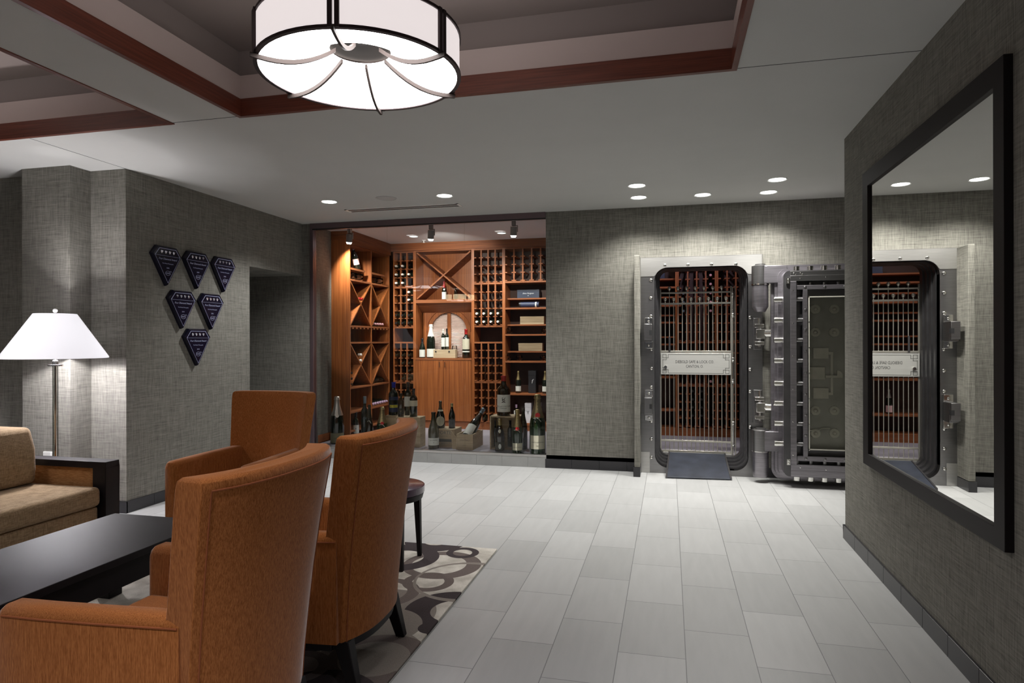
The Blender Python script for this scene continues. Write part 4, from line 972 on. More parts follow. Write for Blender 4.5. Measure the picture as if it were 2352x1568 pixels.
# X shelf
l, h, R = place(1020, 683, 646, 10.2, z=2.061, Y=9.2)
bottle('small bottle with red capsule and white label under the X shelf', l, h, R, 'champagne', 'greenblack', 'foil_red', .66, [(.03, .42, 1.3, 'paper')], group='bottles on the X shelf', seal=(.55, .012, 'foil_white'))
l, h, R = place(1047, 683, 657, 8, z=2.061, Y=9.30)
bottle('brown bottle at the right under the X shelf', l, h, R, 'bordeaux', 'brownblack', 'foil_dark', .8, [], group='bottles on the X shelf')
# stepped shelves on the right
def boxthing(name, label, cat, px0, px1, zb, hgt, y0, dep, mat, tx=None):
    a, b_ = ony(px0, 700, y0), ony(px1, 700, y0); t = thing(name, label, cat, ((a.x+b_.x)/2, y0+dep/2, zb)); o_ = Vector(t.location)
    MB(o_).box(a.x, b_.x, y0, y0+dep, zb, zb+hgt).build('case', M[mat], t, bevel=.002, smooth=False)
    MB(o_).box(a.x-.002, b_.x+.002, y0-.002, y0+dep+.002, zb+hgt*.80, zb+hgt+.002).build('lid', M[mat], t, bevel=.002, smooth=False)
    if tx:
        for (body, size, dz, mt, sh) in tx: lettering(body, size, M[mt], t, Matrix.Translation((0, -dep/2-.0028, dz)) @ RX90, shear=sh)
    return t
boxthing('gift_box', 'navy gift box with white script on the top stepped shelf', 'box', 1188, 1238.5, STEP[0][0]+.001, .118, 9.215, .13, 'navybox', [('Dom Perignon', .028, .066, 'inkwhite', .4), ('*', .04, .025, 'inkwhite', 0)])
a, b_ = ony(1194, 700, 9.16), ony(1238.5, 700, 9.16)
tb_ = thing('bottle_tube', 'dark blue cylindrical bottle tube lying below the navy gift box', 'tube', ((a.x+b_.x)/2, 9.16, STEP[0][1])); o_ = Vector(tb_.location); zt_ = STEP[0][1]+.042
MB(o_).cyl((a.x, 9.16, zt_), (b_.x, 9.16, zt_), .041, n=24).build('case', M['navypaper'], tb_)
MB(o_).cyl((b_.x-.055, 9.16, zt_), (b_.x-.035, 9.16, zt_), .0415, n=24).build('white_band', M['paper'], tb_); MB(o_).cyl((a.x-.004, 9.16, zt_), (a.x+.02, 9.16, zt_), .042, n=24).build('end_cap', M['foil_black'], tb_)
MB(o_).lathe([(.036, 0), (1e-4, .0001)], 20, Matrix.Translation(Vector((a.x+.085, 9.117, zt_+.0))-o_) @ RX90).build('round_emblem', M['cream'], tb_); MB(o_).lathe([(.011, 0), (1e-4, .0001)], 4, Matrix.Translation(Vector((a.x+.165, 9.1175, zt_))-o_) @ RX90).build('diamond_emblem', M['foil_white'], tb_)
boxthing('wooden_box', 'pale wooden box on the middle stepped shelf', 'box', 1194.5, 1249, STEP[1][0]+.001, .112, 9.215, .13, 'crate')
boxthing('wooden_box', 'pale wooden box on the lowest stepped shelf', 'box', 1190.5, 1245.5, STEP[2][0]+.001, .112, 9.215, .13, 'crate')
boxthing('gift_box', 'tall charcoal box between two small champagne bottles', 'box', 1213, 1230, zS+.001, .325, 9.20, .11, 'charcoalbox', [('f', .09, .17, 'inkwhite', .2)])
for lab, px, wp in (('small champagne bottle left of the tall charcoal box', 1190.5, 13.2), ('small champagne bottle right of the tall charcoal box', 1252, 13.2)):
    l, h, R = place(px, 902, 851.5, wp, z=zS+.001, Y=9.2); bottle(lab, l, h, R, 'champagne', 'greenblack', 'foil_gold', .60, [(.09, .32, 1.2, 'paper')], name='champagne_bottle', group='champagne on the lower right shelf')
boxthing('gift_box', 'tall white box on the lowest right shelf behind large champagne bottle', 'box', 1205, 1219, zT+.001, .295, 9.16, .10, 'whitebox', [('Y', .07, .16, 'inkgrey', 0)])
boxthing('gift_box', 'second white box partly hidden behind the largest champagne bottle', 'box', 1226.5, 1240, zT+.001, .30, 9.18, .10, 'whitebox')
l, h, R = place(1186, 974, 929, 11, z=zT+.001, Y=9.18)
bottle('violet capped bottle with round white label on the lowest right shelf', l, h, R, 'bordeaux', 'greenblack', 'foil_mauve', .84, [(.42, .70, 1.3, 'paper')], group='bottles low on the right rack')
for i, (px, z, Y, lab) in enumerate(((1169, STEP[1][1], 9.17, 'glass lying on its side on shelf under middle wooden box'), (1251, STEP[1][1], 9.17, 'glass lying on its side at right end under middle wooden box'),
        (1166, STEP[2][1], 9.17, 'glass lying at left end of shelf under lowest wooden box'), (1192, STEP[2][1], 9.17, 'glass lying at centre of shelf under lowest wooden box'), (1247, STEP[2][1], 9.17, 'glass lying at right end of shelf under lowest wooden box'))):
    p = ony(px, 800, Y); wine_glass(lab, (p.x, 9.34, z+.052), (PI/2, 0, 0), 'glasses lying on the right shelves', 1.1)
for i, (y, lab) in enumerate(((7.98, 'first glass lying on top shelf of the near left rack bay'), (8.16, 'second glass lying on top shelf of the near left rack bay'), (8.62, 'first glass lying on top shelf of the far left rack bay'), (8.80, 'second glass lying on top shelf of the far left rack bay'))):
    wine_glass(lab, (LX-.20, y, 2.328), (0, PI/2, 0), 'glasses lying in the left rack', 1.1)
# leaning bottle on the top left shelf
t = bottle('dark bottle with pink capsule leaning on top shelf of left rack', (LX-.16, 8.05, 2.432), .335, .041, 'burgundy', 'greenblack', 'foil_pink', .80, [(.18, .42, 1.3, 'pinkpaper')], face=False)
t.rotation_mode = 'QUATERNION'; tilt = Vector((-.10, -.27, 1)).normalized(); t.rotation_quaternion = tilt.to_track_quat('Z', 'Y') @ Matrix.Rotation(.9, 3, 'Z').to_quaternion(); t.location = (LX-.085, 8.22, 2.446)

# ---- bottles lying in the racks: one of each kind, then copies
def lying(foil, label, group, glass='greenblack'):
    t = thing('wine_bottle', label, 'bottle', (0, 0, 0), 0, group)
    MB().lathe([(max(r*.037, 1e-5), z*.30) for r, z in PROF['bordeaux']], 16).build('glass_body', M[glass], t, ang=50)
    MB().lathe([(.0135, .25), (.0155, .252), (.0165, .29), (.0155, .302), (1e-5, .303)], 16).build('capsule', M[foil], t, ang=50)
    return t
PROTO = {}
def lay(foil, label, group, loc, d=(0, -1, 0), glass='greenblack', uniq=True):
    key = (foil, glass)
    if key not in PROTO: c = PROTO[key] = lying(foil, label, group, glass)
    else: c = dup(PROTO[key])
    c['label'] = label; c['group'] = group; c.location = loc
    c.rotation_mode = 'QUATERNION'; c.rotation_quaternion = Vector(d).normalized().to_track_quat('Z', 'Y'); return c
def snap(px, py, a, b_, n_, z0, z1, rows):
    """the cradle nearest to a picture point: centre of the cell on its rails"""
    p = ony(px, py, FY); st = (b_-a)/n_; pz = (z1-z0)/rows
    i = min(n_-1, max(0, int((p.x-a)/st))); k = min(rows-1, max(0, int((p.z-z0)/pz)))
    return (a+(i+.5)*st, 9.34, z0+k*pz+.018+.034)
a1, b1 = U[0]+.022, U[1]-.022
ROWN = ['bottom', 'second', 'third', 'fourth', 'top']
def label_cell(unit, c, r): return 'white capped bottle in %s column, %s, %s' % (c, r, unit)
cols3 = ['left', 'middle', 'right']
def cellpos(a, b_, n_, z0, z1, rows, i, k): st = (b_-a)/n_; pz = (z1-z0)/rows; return (a+(i+.5)*st, 9.335, z0+k*pz+.018+.036)
sec1 = (zA, 2.77, 4); nm4 = ['bottom row', 'second row from bottom', 'third row from bottom', 'top row']
for i, k in ((0, 2), (1, 2), (0, 1), (1, 1), (2, 1), (0, 0), (1, 0)):
    lay('foil_white', 'white capped bottle in narrow rack top bay, %s column, %s' % (cols3[i], nm4[k]), 'white capped bottles in the narrow rack', cellpos(a1, b1, 3, sec1[0], sec1[1], 4, i, k))
nm5 = ['bottom row', 'second row up', 'middle row', 'fourth row up', 'top row']
for k in (4, 3): lay('foil_white', 'white capped bottle in narrow rack second bay, right column, %s' % nm5[k], 'white capped bottles in the narrow rack', cellpos(a1, b1, 3, zB, zA-.024, 5, 2, k))
for i in range(3):
    for k in (0, 1): lay('foil_black', 'dark capped bottle in narrow rack second bay, %s column, %s' % (cols3[i], nm5[k]), 'dark bottles in the narrow rack', cellpos(a1, b1, 3, zB, zA-.024, 5, i, k))
for i, k in ((0, 3), (1, 3), (2, 3), (2, 2), (1, 2), (2, 1), (1, 0), (2, 0)):
    lay('foil_dark', 'dark capped bottle in narrow rack third bay, %s column, %s' % (cols3[i], nm5[k]), 'dark bottles in the narrow rack', cellpos(a1, b1, 3, zD, zC_-.024, 5, i, k), glass='brownblack')
a3, b3 = U[2]+.022, U[3]-.022; cols4 = ['leftmost', 'second', 'third', 'rightmost']
for i in range(4):
    for k in (0, 1): lay('foil_white', 'white capped bottle in four column rack, %s column, %s' % (cols4[i], ['bottom row', 'upper row'][k]), 'white capped bottles in the four column rack', cellpos(a3, b3, 4, zB3, zA3-.024, 5, i, k))
c = lay('foil_dark', 'dark bottle with pale label at the foot of four column rack', 'dark bottle at the rack foot', cellpos(a3, b3, 4, .258, zD3-.024, 5, 1, 0)); c.location.z += .01
# vault view
av, bv = .130, xs[1]-.022
for k in (2, 3, 4): lay('foil_steel', 'blue capped bottle left of centre behind vault gate, %s' % ['', '', 'lowest of three', 'middle of three', 'top of three'][k], 'blue capped bottles behind the gate', cellpos(av, bv, 4, zv[0], 2.5, 9, 0, k+1))
for k in range(6): lay('foil_pink', 'pink capped bottle in rightmost middle rack column behind vault gate, number %d from bottom' % (k+1), 'pink capped bottles behind the gate', cellpos(av, bv, 4, zv[0], 2.5, 9, 3, k+3))
for k in range(5):
    lay('foil_pink', 'pink capped bottle in right rack behind vault gate, number %d from bottom' % (k+1), 'pink capped bottles behind the gate', cellpos(a2, b2, 4, zv[0], 2.5, 9, 1 if k < 4 else 2, k+2 if k < 4 else 8))
lay('foil_pink', 'pink capped bottle just below the name plate behind vault gate', 'pink capped bottles behind the gate', cellpos(av, bv, 4, zv[1], zv[0]-.024, 4, 3, 0))
for i, s_ in ((1, 'left'), (2, 'right')):
    for k in range(4): lay('foil_black', 'dark bottle in %s of two full lower columns behind the gate, %s' % (s_, ['lowest', 'second', 'third', 'top'][k]), 'dark bottles low behind the gate', cellpos(av, bv, 4, .27, zv[1]-.024, 5, i, k+1))
# left rack: bottles in the bins, necks towards the aisle
xb0 = LX-.30
for k in range(7): lay('foil_mauve', 'mauve capped bottle in row on the low left rack shelf, number %d from left' % (k+1), 'mauve capped bottles in the left rack', (xb0, 8.535+k*.078, .507+.038), (1, 0, 0))
for k in range(4): lay('foil_pink', 'pink capped bottle in the upper diamond bin, number %d from left' % (k+1), 'pink capped bottles in the left rack', (xb0, 8.62+k*.08, 1.655+.038), (1, 0, 0))
yc = (Y0+Ym)/2
for k, lab in ((-1, 'left'), (1, 'right')): lay('foil_red', 'red capped bottle in the near upper diamond bin, %s of two' % lab, 'red capped bottles in the left rack', (xb0, yc+k*.036, 1.953+.075), (1, 0, 0))
for k, (dy, dz, lab) in enumerate(((0, .06, 'lower'), (.0, .14, 'upper'))): lay('foil_white', 'white capped bottle in the near lower diamond bin, %s of two' % lab, 'white capped bottles in the left rack', (xb0, yc+dy, 1.12+dz), (1, 0, 0))
for k in range(2): lay('foil_black', 'black bottle lying along the far lower bin of left rack, %s of two' % ['left', 'right'][k], 'black bottles in the left rack', (LX-.12, 8.50+k*.31, .868), (.15, 1, 0) )
for k in range(3): lay('foil_black', 'dark bottle at left end of near lower bin, number %d up' % (k+1), 'black bottles in the left rack', (xb0, 7.892, .868+k*.076), (1, 0, 0))
# single bottle seen through the gate on the shelf unit
for lab, x, z, lbl in (('bottle with pink label on lower shelf left behind the gate', -.28, .501, 'pinkpaper'), ('dark bottle on middle shelf left behind the gate', -.22, .951, 'greypaper')):
    bottle(lab, (x, 9.2, z), .31, .038, 'champagne', 'greenblack', 'foil_silver', .65, [(.06, .34, 1.3, lbl)], group='bottles behind the gate')
boxthing('gift_box', 'navy box on upper shelf behind left bars of the gate', 'box', 1500, 1527, 2.301, .11, 9.21, .13, 'navybox')
# ------------------------------------------------------------------ furniture
def make_chair(label):
    t = thing('armchair', label, 'armchair', (0, 0, 0), 0, 'rust high-backed armchairs')
    lev = [(.205, .288, .312), (.30, .293, .317), (.45, .302, .330), (.62, .311, .347), (.80, .322, .371), (.94, .334, .393), (1.018, .339, .405), (1.043, .336, .401), (1.053, .325, .391)]
    nu = 18
    def outl(hw, yr, th, inset=0):
        wrap = .075; P = []
        for i in range(nu+1):
            u = -1+2*i/nu; P.append((u*(hw), yr-wrap*abs(u)**2.6))
        for i in range(nu+1):
            u = 1-2*i/nu; P.append((u*(hw-.012), yr-wrap*abs(u)**2.6-th+.006*(1-abs(u))))
        return P
    loops = []
    for k, (z, hw, yr) in enumerate(lev):
        th = [.100]*7+[.092, .072]; loops.append([(x, y, z) for x, y in outl(hw, yr, th[k])])
    b = MB().loft(loops).build('back', M['orange'], t, ang=50, bevel=.016, seg=3)
    pip = MB()
    for sx in (-1, 1): pip.tube([(sx*hw*.93, yr-.075*.93**2.6+.0005, z) for z, hw, yr in lev[:7]], .0028, 6)
    pip.tube([(u*.339, .405-.075*abs(u)**2.6+.0005, 1.019) for u in [-.93+1.86*i/nu for i in range(nu+1)]], .0028, 6)
    pip.build('piping', M['piping_o'], b)
    for sx in (-1, 1):
        L = []
        for y, zt, hw, xo in ((.225, .648, .046, .262), (.10, .646, .046, .270), (-.05, .643, .046, .281), (-.25, .638, .046, .290), (-.395, .634, .046, .291), (-.413, .625, .040, .291), (-.42, .60, .034, .291)):
            xc = sx*xo; zb = .205
            sec = [(xc-hw, zb), (xc-hw, zt-.03), (xc-hw+.008, zt-.01), (xc-hw+.024, zt), (xc+hw-.024, zt), (xc+hw-.008, zt-.01), (xc+hw, zt-.03), (xc+hw, zb)]
            L.append([(x, y, z) for x, z in sec])
        a = MB().loft(L).build('arm', M['orange'], t, ang=40)
        MB().tube([(sx*.309, .22, .620), (sx*.317, .10, .617), (sx*.328, -.05, .614), (sx*.3365, -.25, .609), (sx*.3375, -.39, .606)], .003, 6).build('piping', M['piping_o'], a)
    MB().box(-.24, .24, -.385, .20, .205, .33).build('seat_base', M['orange'], t, bevel=.015)
    MB().box(-.243, .243, -.40, .19, .332, .462).build('seat_cushion', M['orange'], t, bevel=.035, seg=4)
    MB().box(-.285, .285, -.36, .19, .165, .205).loft([[(x, y, z) for x, y in [(-.27, .18)]+[(-.27+.54*i/10, .300-.075*abs(-1+i/5)**2.6) for i in range(11)]+[(.27, .18)]] for z in (.165, .206)]).build('base_rail', M['espresso'], t, bevel=.003)
    for sx in (-1, 1):
        MB().loft([[(sx*.256+a*.020, .282+b_*.022, 0) for a, b_ in ((-1, -1), (1, -1), (1, 1), (-1, 1))], [(sx*.245+a*.030, .225+b_*.034, .205) for a, b_ in ((-1, -1), (1, -1), (1, 1), (-1, 1))]]).build('leg', M['espresso'], t, bevel=.004)
        MB().loft([[(sx*.268+a*.020, -.33+b_*.020, 0) for a, b_ in ((-1, -1), (1, -1), (1, 1), (-1, 1))], [(sx*.262+a*.028, -.33+b_*.028, .17) for a, b_ in ((-1, -1), (1, -1), (1, 1), (-1, 1))]]).build('leg', M['espresso'], t, bevel=.004)
    return t
RZ = .0145
ca = make_chair('rust armchair nearest the camera seen from behind beside the coffee table')
cb_ = dup(ca); cb_['label'] = 'rust armchair in the middle showing its legs on the rug, beside side table'
cc = dup(ca); cc['label'] = 'rust armchair facing the camera at the far end of the coffee table'
ca.location = (-1.570, 1.870, RZ); ca.rotation_euler = (0, 0, -PI/2-.02)
cb_.location = (-1.545, 2.675, RZ); cb_.rotation_euler = (0, 0, -PI/2+.035)
cc.location = (-2.925, 4.055, RZ); cc.rotation_euler = (0, 0, -.04)

# coffee table
T = thing('coffee_table', 'low dark espresso coffee table between the sofa and the rust armchairs', 'coffee table', (-2.89, 2.45, RZ)); o = Vector(T.location)
MB(o).box(-3.235, -2.545, 1.70, 3.216, .385, .42).build('tabletop', M['espresso'], T, bevel=.003)
MB(o).box(-3.205, -2.575, 1.73, 3.186, .26, .385).build('apron', M['espresso'], T, bevel=.003)
for x in (-3.08, -2.70):
    for y in (1.90, 3.02): MB(o).box(x-.045, x+.045, y-.045, y+.045, RZ, .26).build('leg', M['espresso'], T, bevel=.003)

# sofa
s_ = thing('sofa', 'tan upholstered sofa with dark wooden frame arms at left edge', 'sofa', (-4.25, 2.75, 0)); o = Vector(s_.location)
SY0, SY1 = 1.30, 3.79
for ya, yb in ((SY1-.115, SY1), (SY0, SY0+.115)):
    a = MB(o).box(-4.84, -3.775, ya, yb, .575, .618).box(-3.885, -3.775, ya, yb, RZ, .575).box(-4.84, -4.73, ya, yb, .0, .575).build('arm_frame', M['espresso'], s_, bevel=.003)
    MB(o).box(-4.73, -3.885, ya+.02, yb-.02, .24, .573).build('arm_panel', M['tanpanel'], a, bevel=.003)
MB(o).box(-4.84, -4.72, SY0+.115, SY1-.115, .30, .885).build('back_frame', M['espresso'], s_, bevel=.004)
MB(o).box(-4.72, -3.83, SY0+.118, SY1-.118, .20, .315).build('seat_base', M['tan'], s_, bevel=.02, seg=3)
MB(o).box(-4.70, -3.80, SY0+.12, SY1-.12, .318, .452).build('seat_cushion', M['tan'], s_, bevel=.035, seg=4)
for ya, yb in ((2.60, 3.64), (1.50, 2.585)):
    MB(o).loft([[(x0, y, z) for x0, y in ((-4.70, ya), (-4.70, yb), (x1, yb), (x1+.012, (ya+yb)/2), (x1, ya))] for z, x1 in ((.456, -4.33), (.56, -4.315), (.70, -4.32), (.85, -4.37))]).build('back_cushion', M['tan'], s_, bevel=.035, seg=4, ang=50)

# side table
ST = (-1.775, 3.905)
t = thing('side_table', 'small round plum topped side table with dark legs behind middle armchair', 'side table', (*ST, RZ)); 
MB().lathe([(1e-4, .452), (.225, .452), (.232, .456), (.232, .496), (.226, .500), (1e-4, .500)], 40).build('tabletop', M['plum'], t, ang=40)
MB().lathe([(.205, .415), (.218, .415), (.228, .452), (.205, .452)], 40).build('apron', M['espresso'], t)
for sx in (-1, 1):
    for sy in (-1, 1):
        MB().loft([[(sx*.152+a*.013, sy*.152+b_*.013, 0) for a, b_ in ((-1, -1), (1, -1), (1, 1), (-1, 1))], [(sx*.140+a*.022, sy*.140+b_*.022, .452) for a, b_ in ((-1, -1), (1, -1), (1, 1), (-1, 1))]]).build('leg', M['espresso'], t, bevel=.003)

# rug
RINGS += [(-1.55, 3.15, .16, .17, 'l', .03), (-1.7, 2.5, .2, .21, 'l', 0)]
RINGS += [(x, y, r, hw*1.35 if hw < .06 else hw, t_, e) for x, y, r, hw, t_, e in [(-1.44, 3.93, .215, .028, 'm', .02), (-1.72, 4.0, .20, .045, 'd', -.02), (-1.362, 4.18, .088, .017, 'd', 0), (-1.398, 3.63, .125, .021, 'm', 0), (-1.10, 3.27, .20, .045, 'd', -.02), (-1.62, 3.42, .19, .02, 'm', .02), (-1.42, 3.02, .17, .03, 'l', 0), (-1.16, 3.05, .05, .012, 'd', 0),
    (-1.20, 3.70, .30, .014, 'l', .02), (-1.36, 2.72, .13, .14, 'l', 0), (-1.30, 2.70, .20, .028, 'm', .02), (-1.75, 2.95, .22, .05, 'd', .02), (-1.40, 2.30, .20, .05, 'd', .02), (-1.60, 2.55, .12, .02, 'm', 0), (-1.95, 3.55, .18, .03, 'd', -.02), (-2.05, 4.1, .20, .03, 'm', .02),
    (-1.62, 4.38, .16, .05, 'd', 0), (-2.35, 3.8, .22, .05, 'd', .03), (-2.3, 3.2, .2, .04, 'd', .02), (-2.1, 2.6, .2, .05, 'd', 0), (-2.45, 2.75, .15, .03, 'm', 0), (-2.15, 2.2, .18, .03, 'd', .02), (-2.45, 2.3, .22, .05, 'd', .0), (-2.6, 3.0, .2, .05, 'd', .02), (-2.2, 1.7, .2, .04, 'm', .02), (-2.8, 3.9, .2, .04, 'm', 0), (-3.2, 3.6, .2, .05, 'd', 0)]]
M['rug'] = rug_mat()
rg = MB().box(-3.60, -1.157, .6, 4.315, .0005, .0145).build('area_rug', M['rug'], None, bevel=.004)
tag(rg, 'greige area rug patterned with overlapping brown rings under the armchairs', 'rug')

# floor lamp
LP = ony(127, 823, 4.03); LP.z = 0
t = thing('floor_lamp', 'lit floor lamp with white cone shade and glass stem behind the sofa', 'floor lamp', LP)
zs0, zs1 = 1.322, 1.664
MB().lathe([(.352, zs0), (.354, zs0+.008), (.142, zs1), (.140, zs1), (.348, zs0)], 48).build('lamp_shade', M['shade'], t, ang=60)
MB().cyl((0, 0, 1.27), (0, 0, 1.69), .007).cyl((0, 0, .02), (0, 0, 1.28), .009).lathe([(.05, 1.262), (.05, 1.272), (.02, 1.274), (.02, 1.30), (.012, 1.31)], 20).build('stem', M['chrome'], t)
MB().lathe([(.018, .03), (.018, 1.26)], 20).build('glass_column', M['clearglass'], t)
MB().lathe([(1e-4, 0), (.15, 0), (.15, .015), (.03, .03), (1e-4, .03)], 32).build('base', M['chrome'], t)
MB().ball((0, 0, 1.69), .016, 14).build('finial', M['white'], t)
MB().ball((0, 0, 1.50), .035, 14).build('bulb', M['bulbglow'], t)
# wall outlet behind the sofa
a = ony(101, 1047, 4.345); b_ = ony(119.5, 1037, 4.345)
ot = thing('wall_outlet', 'white outlet plate low on the wall column behind the sofa', 'outlet', ((a.x+b_.x)/2, 4.35, (a.z+b_.z)/2)); o = Vector(ot.location)
MB(o).box(a.x, b_.x, 4.335, 4.35, a.z, b_.z).build('plate', M['white'], ot, bevel=.003)

# ---- diamond award plaques
MW = Matrix(((0, 0, 1, 0), (1, 0, 0, 0), (0, 1, 0, 0), (0, 0, 0, 1)))       # local x -> +Y, y -> +Z, z -> +X
kite = [(-.115, .176), (.115, .176), (.176, .100), (0, -.182), (-.176, .100)]
def sc_(P, k, dy=0): return [(x*k, y*k+dy) for x, y in P]
def make_plaque(label, loc, year):
    t = thing('award_plaque', label, 'plaque', loc, 0, 'diamond award plaques on the left wall')
    MB(m=MW).loft([[(x, y, 0) for x, y in sc_(kite, 1)], [(x, y, .020) for x, y in sc_(kite, 1)], [(x, y, .042) for x, y in sc_(kite, .95)]]).build('body', M['plaque'], t, smooth=False)
    ol = MB(m=MW); k0, k1 = sc_(kite, .87), sc_(kite, .845)
    ol.loft([[(x, y, .0425) for x, y in k0], [(x, y, .0432) for x, y in k0], [(x, y, .0432) for x, y in k1], [(x, y, .0425) for x, y in k1]], ring=True)
    ol.box(-.15, .15, .0855, .0875, .0424, .043); ol.build('etched_outline', M['etch'], t, smooth=False)
    for i in range(4):
        u = -.072+.048*i
        MB(m=MW).loft([[(u-.011, .124, .042), (u, .105, .042), (u+.011, .124, .042), (u+.006, .134, .042), (u-.006, .134, .042)], [(u-.006, .124, .052), (u, .117, .052), (u+.006, .124, .052), (u+.004, .129, .052), (u-.004, .129, .052)]]).build('crystal', M['gem'], t, smooth=False)
    lettering('Four Diamond Award', .0245, M['etch'], t, MW @ Matrix.Translation((0, .058, .0426)), shear=.35)
    lettering('The Westin Minneapolis', .0135, M['etch'], t, MW @ Matrix.Translation((0, .018, .0426)))
    lettering(year, .017, M['etch'], t, MW @ Matrix.Translation((0, -.022, .0426)))
    lg = lettering('AAA', .023, M['etch'], t, MW @ Matrix.Translation((0, -.068, .0428)), name='logo')
    ov = MB(m=MW); ov.tube([(.030*math.cos(2*PI*i/20), -.068+.020*math.sin(2*PI*i/20), .0428) for i in range(20)], .0014, 5, ring=True); ov.tube([(.020, -.053, .0428), (.036, -.048, .0428), (.046, -.056, .0428)], .0014, 5); ov.build('logo_ring', M['etch'], t)
    return t
PL = [(4.975, 2.135, 'award plaque at left of the top row of three', '2008'), (5.362, 2.135, 'award plaque in the middle of the top row of three', '2009'), (5.75, 2.132, 'award plaque at right of the top row with glinting crystals', '2010'),
      (5.165, 1.748, 'award plaque at left of the row of two', '2011'), (5.562, 1.746, 'award plaque at right of the row of two', '2012'), (5.362, 1.395, 'single award plaque at the bottom of the group', '2013')]
for y, z, lab, yr in PL: make_plaque('navy black kite shaped '+lab, (XL, y, z), yr)

# ---- framed mirror on the right wall
XF = 1.213
y0, y1, z0, z1 = onx(2306, 600, XF).y, onx(1981, 600, XF).y, .655, 2.512
gy0, gy1 = onx(2281, 600, XF).y, onx(1992.5, 600, XF).y
gz1_, gz0_ = (onx(2280, 205, XF).z+onx(1993, 424, XF).z)/2, (onx(2280, 1199, XF).z+onx(1993, 1046, XF).z)/2
t = thing('wall_mirror', 'large rectangular wall mirror in a dark wooden frame on right wall', 'mirror', (XR, (y0+y1)/2, (z0+z1)/2)); o = Vector(t.location)
fr2 = MB(o); Lp = []
for x, a0, a1, c0, c1 in ((XR, y0, y1, z0, z1), (XF, y0, y1, z0, z1), (XF, gy0, gy1, gz0_, gz1_), (XR-.004, gy0, gy1, gz0_, gz1_)): Lp.append([(x, a0, c0), (x, a1, c0), (x, a1, c1), (x, a0, c1)])
fr2.loft(Lp, ring=True).build('frame', M['frame_wood'], t, bevel=.002, smooth=False)
MB(o).box(XF+.014, XF+.018, gy0-.01, gy1+.01, gz0_-.01, gz1_+.01).build('mirror_glass', M['mirror'], t, smooth=False)

# ---- pendant
def make_pendant(label, loc, D, ztop, th0, group='drum pendants', side='drumside'):
    t = thing('pendant_light', label, 'pendant', loc, 0, group); R = D/2; hD = .168*D/.82
    MB().lathe([(R*.985, .006), (R*.985, hD-.006), (R*.975, hD-.006), (R*.975, .006)], 64).build('drum_shade', M[side], t, ang=60)
    for z in (0, hD-.010): MB().lathe([(R*.96, z), (R, z), (R, z+.011), (R*.96, z+.011), (R*.96, z)], 64).build('ring', M['bronze'], t, ang=40)
    zc = .094*D/.79
    q_ = D/.79; prof = [(R*.97, .004*q_), (R*.80, .009*q_), (R*.60, .024*q_), (R*.46, .046*q_), (R*.37, .068*q_), (R*.315, .087*q_), (R*.30, zc)]
    MB().lathe(prof+[(r, z+.004) for r, z in reversed(prof)], 64).build('diffuser', M['drumglow'], t, ang=60)
    MB().lathe([(1e-4, zc+.016), (R*.33, zc+.016), (R*.33, zc+.022), (1e-4, zc+.022)], 40).build('centre_disc', M['hub'], t)
    MB().cyl((0, 0, zc+.02), (0, 0, ztop), .010).lathe([(.065, ztop-.02), (.065, ztop), (1e-4, ztop)], 24).build('rod', M['bronze'], t)
    for k in range(6):
        a = th0+k*PI/3; c_, s2 = math.cos(a), math.sin(a); tx, ty = -s2, c_
        p = MB()
        for off in (-.012, .012): p.box(R-.004, R+.005, off-.008, off+.008, 0, hD, Matrix.Rotation(a, 4, 'Z'))
        p.build('post', M['bronze'], t, smooth=False)
        L = []
        for u in [i/10 for i in range(11)]:
            r = R*1.035*(1-u)+R*.25*u; z = -.006+(zc-.010)*(u**2.4)-.012*math.sin(PI*u)
            L.append([(r*c_+tx*w_, r*s2+ty*w_, z+zz) for w_, zz in ((-.005, -.008), (.005, -.008), (.005, .008), (-.005, .008))])
        MB().loft(L).build('rib', M['rib'], t, ang=40)
    return t
th0 = math.radians(-63.2-13)
make_pendant('large lit drum pendant with bronze ribs hanging in the ceiling coffer', (-1.18, 2.342, 2.496), .79, ZC+.445-2.496, th0)
make_pendant('drum pendant over the sofa in the second ceiling coffer', (-4.76, 2.342, 2.524), .82, ZC+.445-2.524, th0, 'drum pendants outside the frame')
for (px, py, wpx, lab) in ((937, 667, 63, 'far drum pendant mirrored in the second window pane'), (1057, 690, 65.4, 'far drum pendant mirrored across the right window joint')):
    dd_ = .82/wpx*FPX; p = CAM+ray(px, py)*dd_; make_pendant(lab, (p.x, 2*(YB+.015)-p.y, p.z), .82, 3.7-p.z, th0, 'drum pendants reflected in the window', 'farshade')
struct('ceiling_lobby', MB().box(-12, 6, -9, -3, 3.7, 3.75), M['ceiling'], smooth=False)

# ---- recessed ceiling lights, speaker and slot diffuser
def downlight(label, x, y, z=ZC, mat='led', group='recessed downlights', r=.072):
    t = thing('downlight', label, 'ceiling light', (x, y, z), 0, group)
    MB().lathe([(r, -.001), (r+.012, -.006), (r+.014, 0), (r, 0)], 32).build('trim_ring', M['white'], t)
    MB().lathe([(1e-4, -.0025), (r, -.0025), (r, -.0005), (1e-4, -.0005)], 32).build('lens', M[mat], t)
    return t
DL = [(-3.463, 6.152, 'round ceiling downlight left of the slot diffuser above wine cellar'), (-2.195, 6.18, 'round ceiling downlight right of the round ceiling speaker'), (-.292, 6.228, 'front left ceiling downlight before the vault'), (-.299, 6.746, 'rear left ceiling downlight close to the vault wall'), (.332, 6.784, 'middle glaring ceiling downlight above the vault opening'), (.961, 6.307, 'front right ceiling downlight before the vault'), (.959, 6.825, 'rear right ceiling downlight above the vault door hinge')]
for x, y, lab in DL: downlight(lab, x, y)
t = thing('ceiling_speaker', 'flat round grey ceiling speaker grille between two downlights', 'speaker', (-2.814, 6.146, ZC))
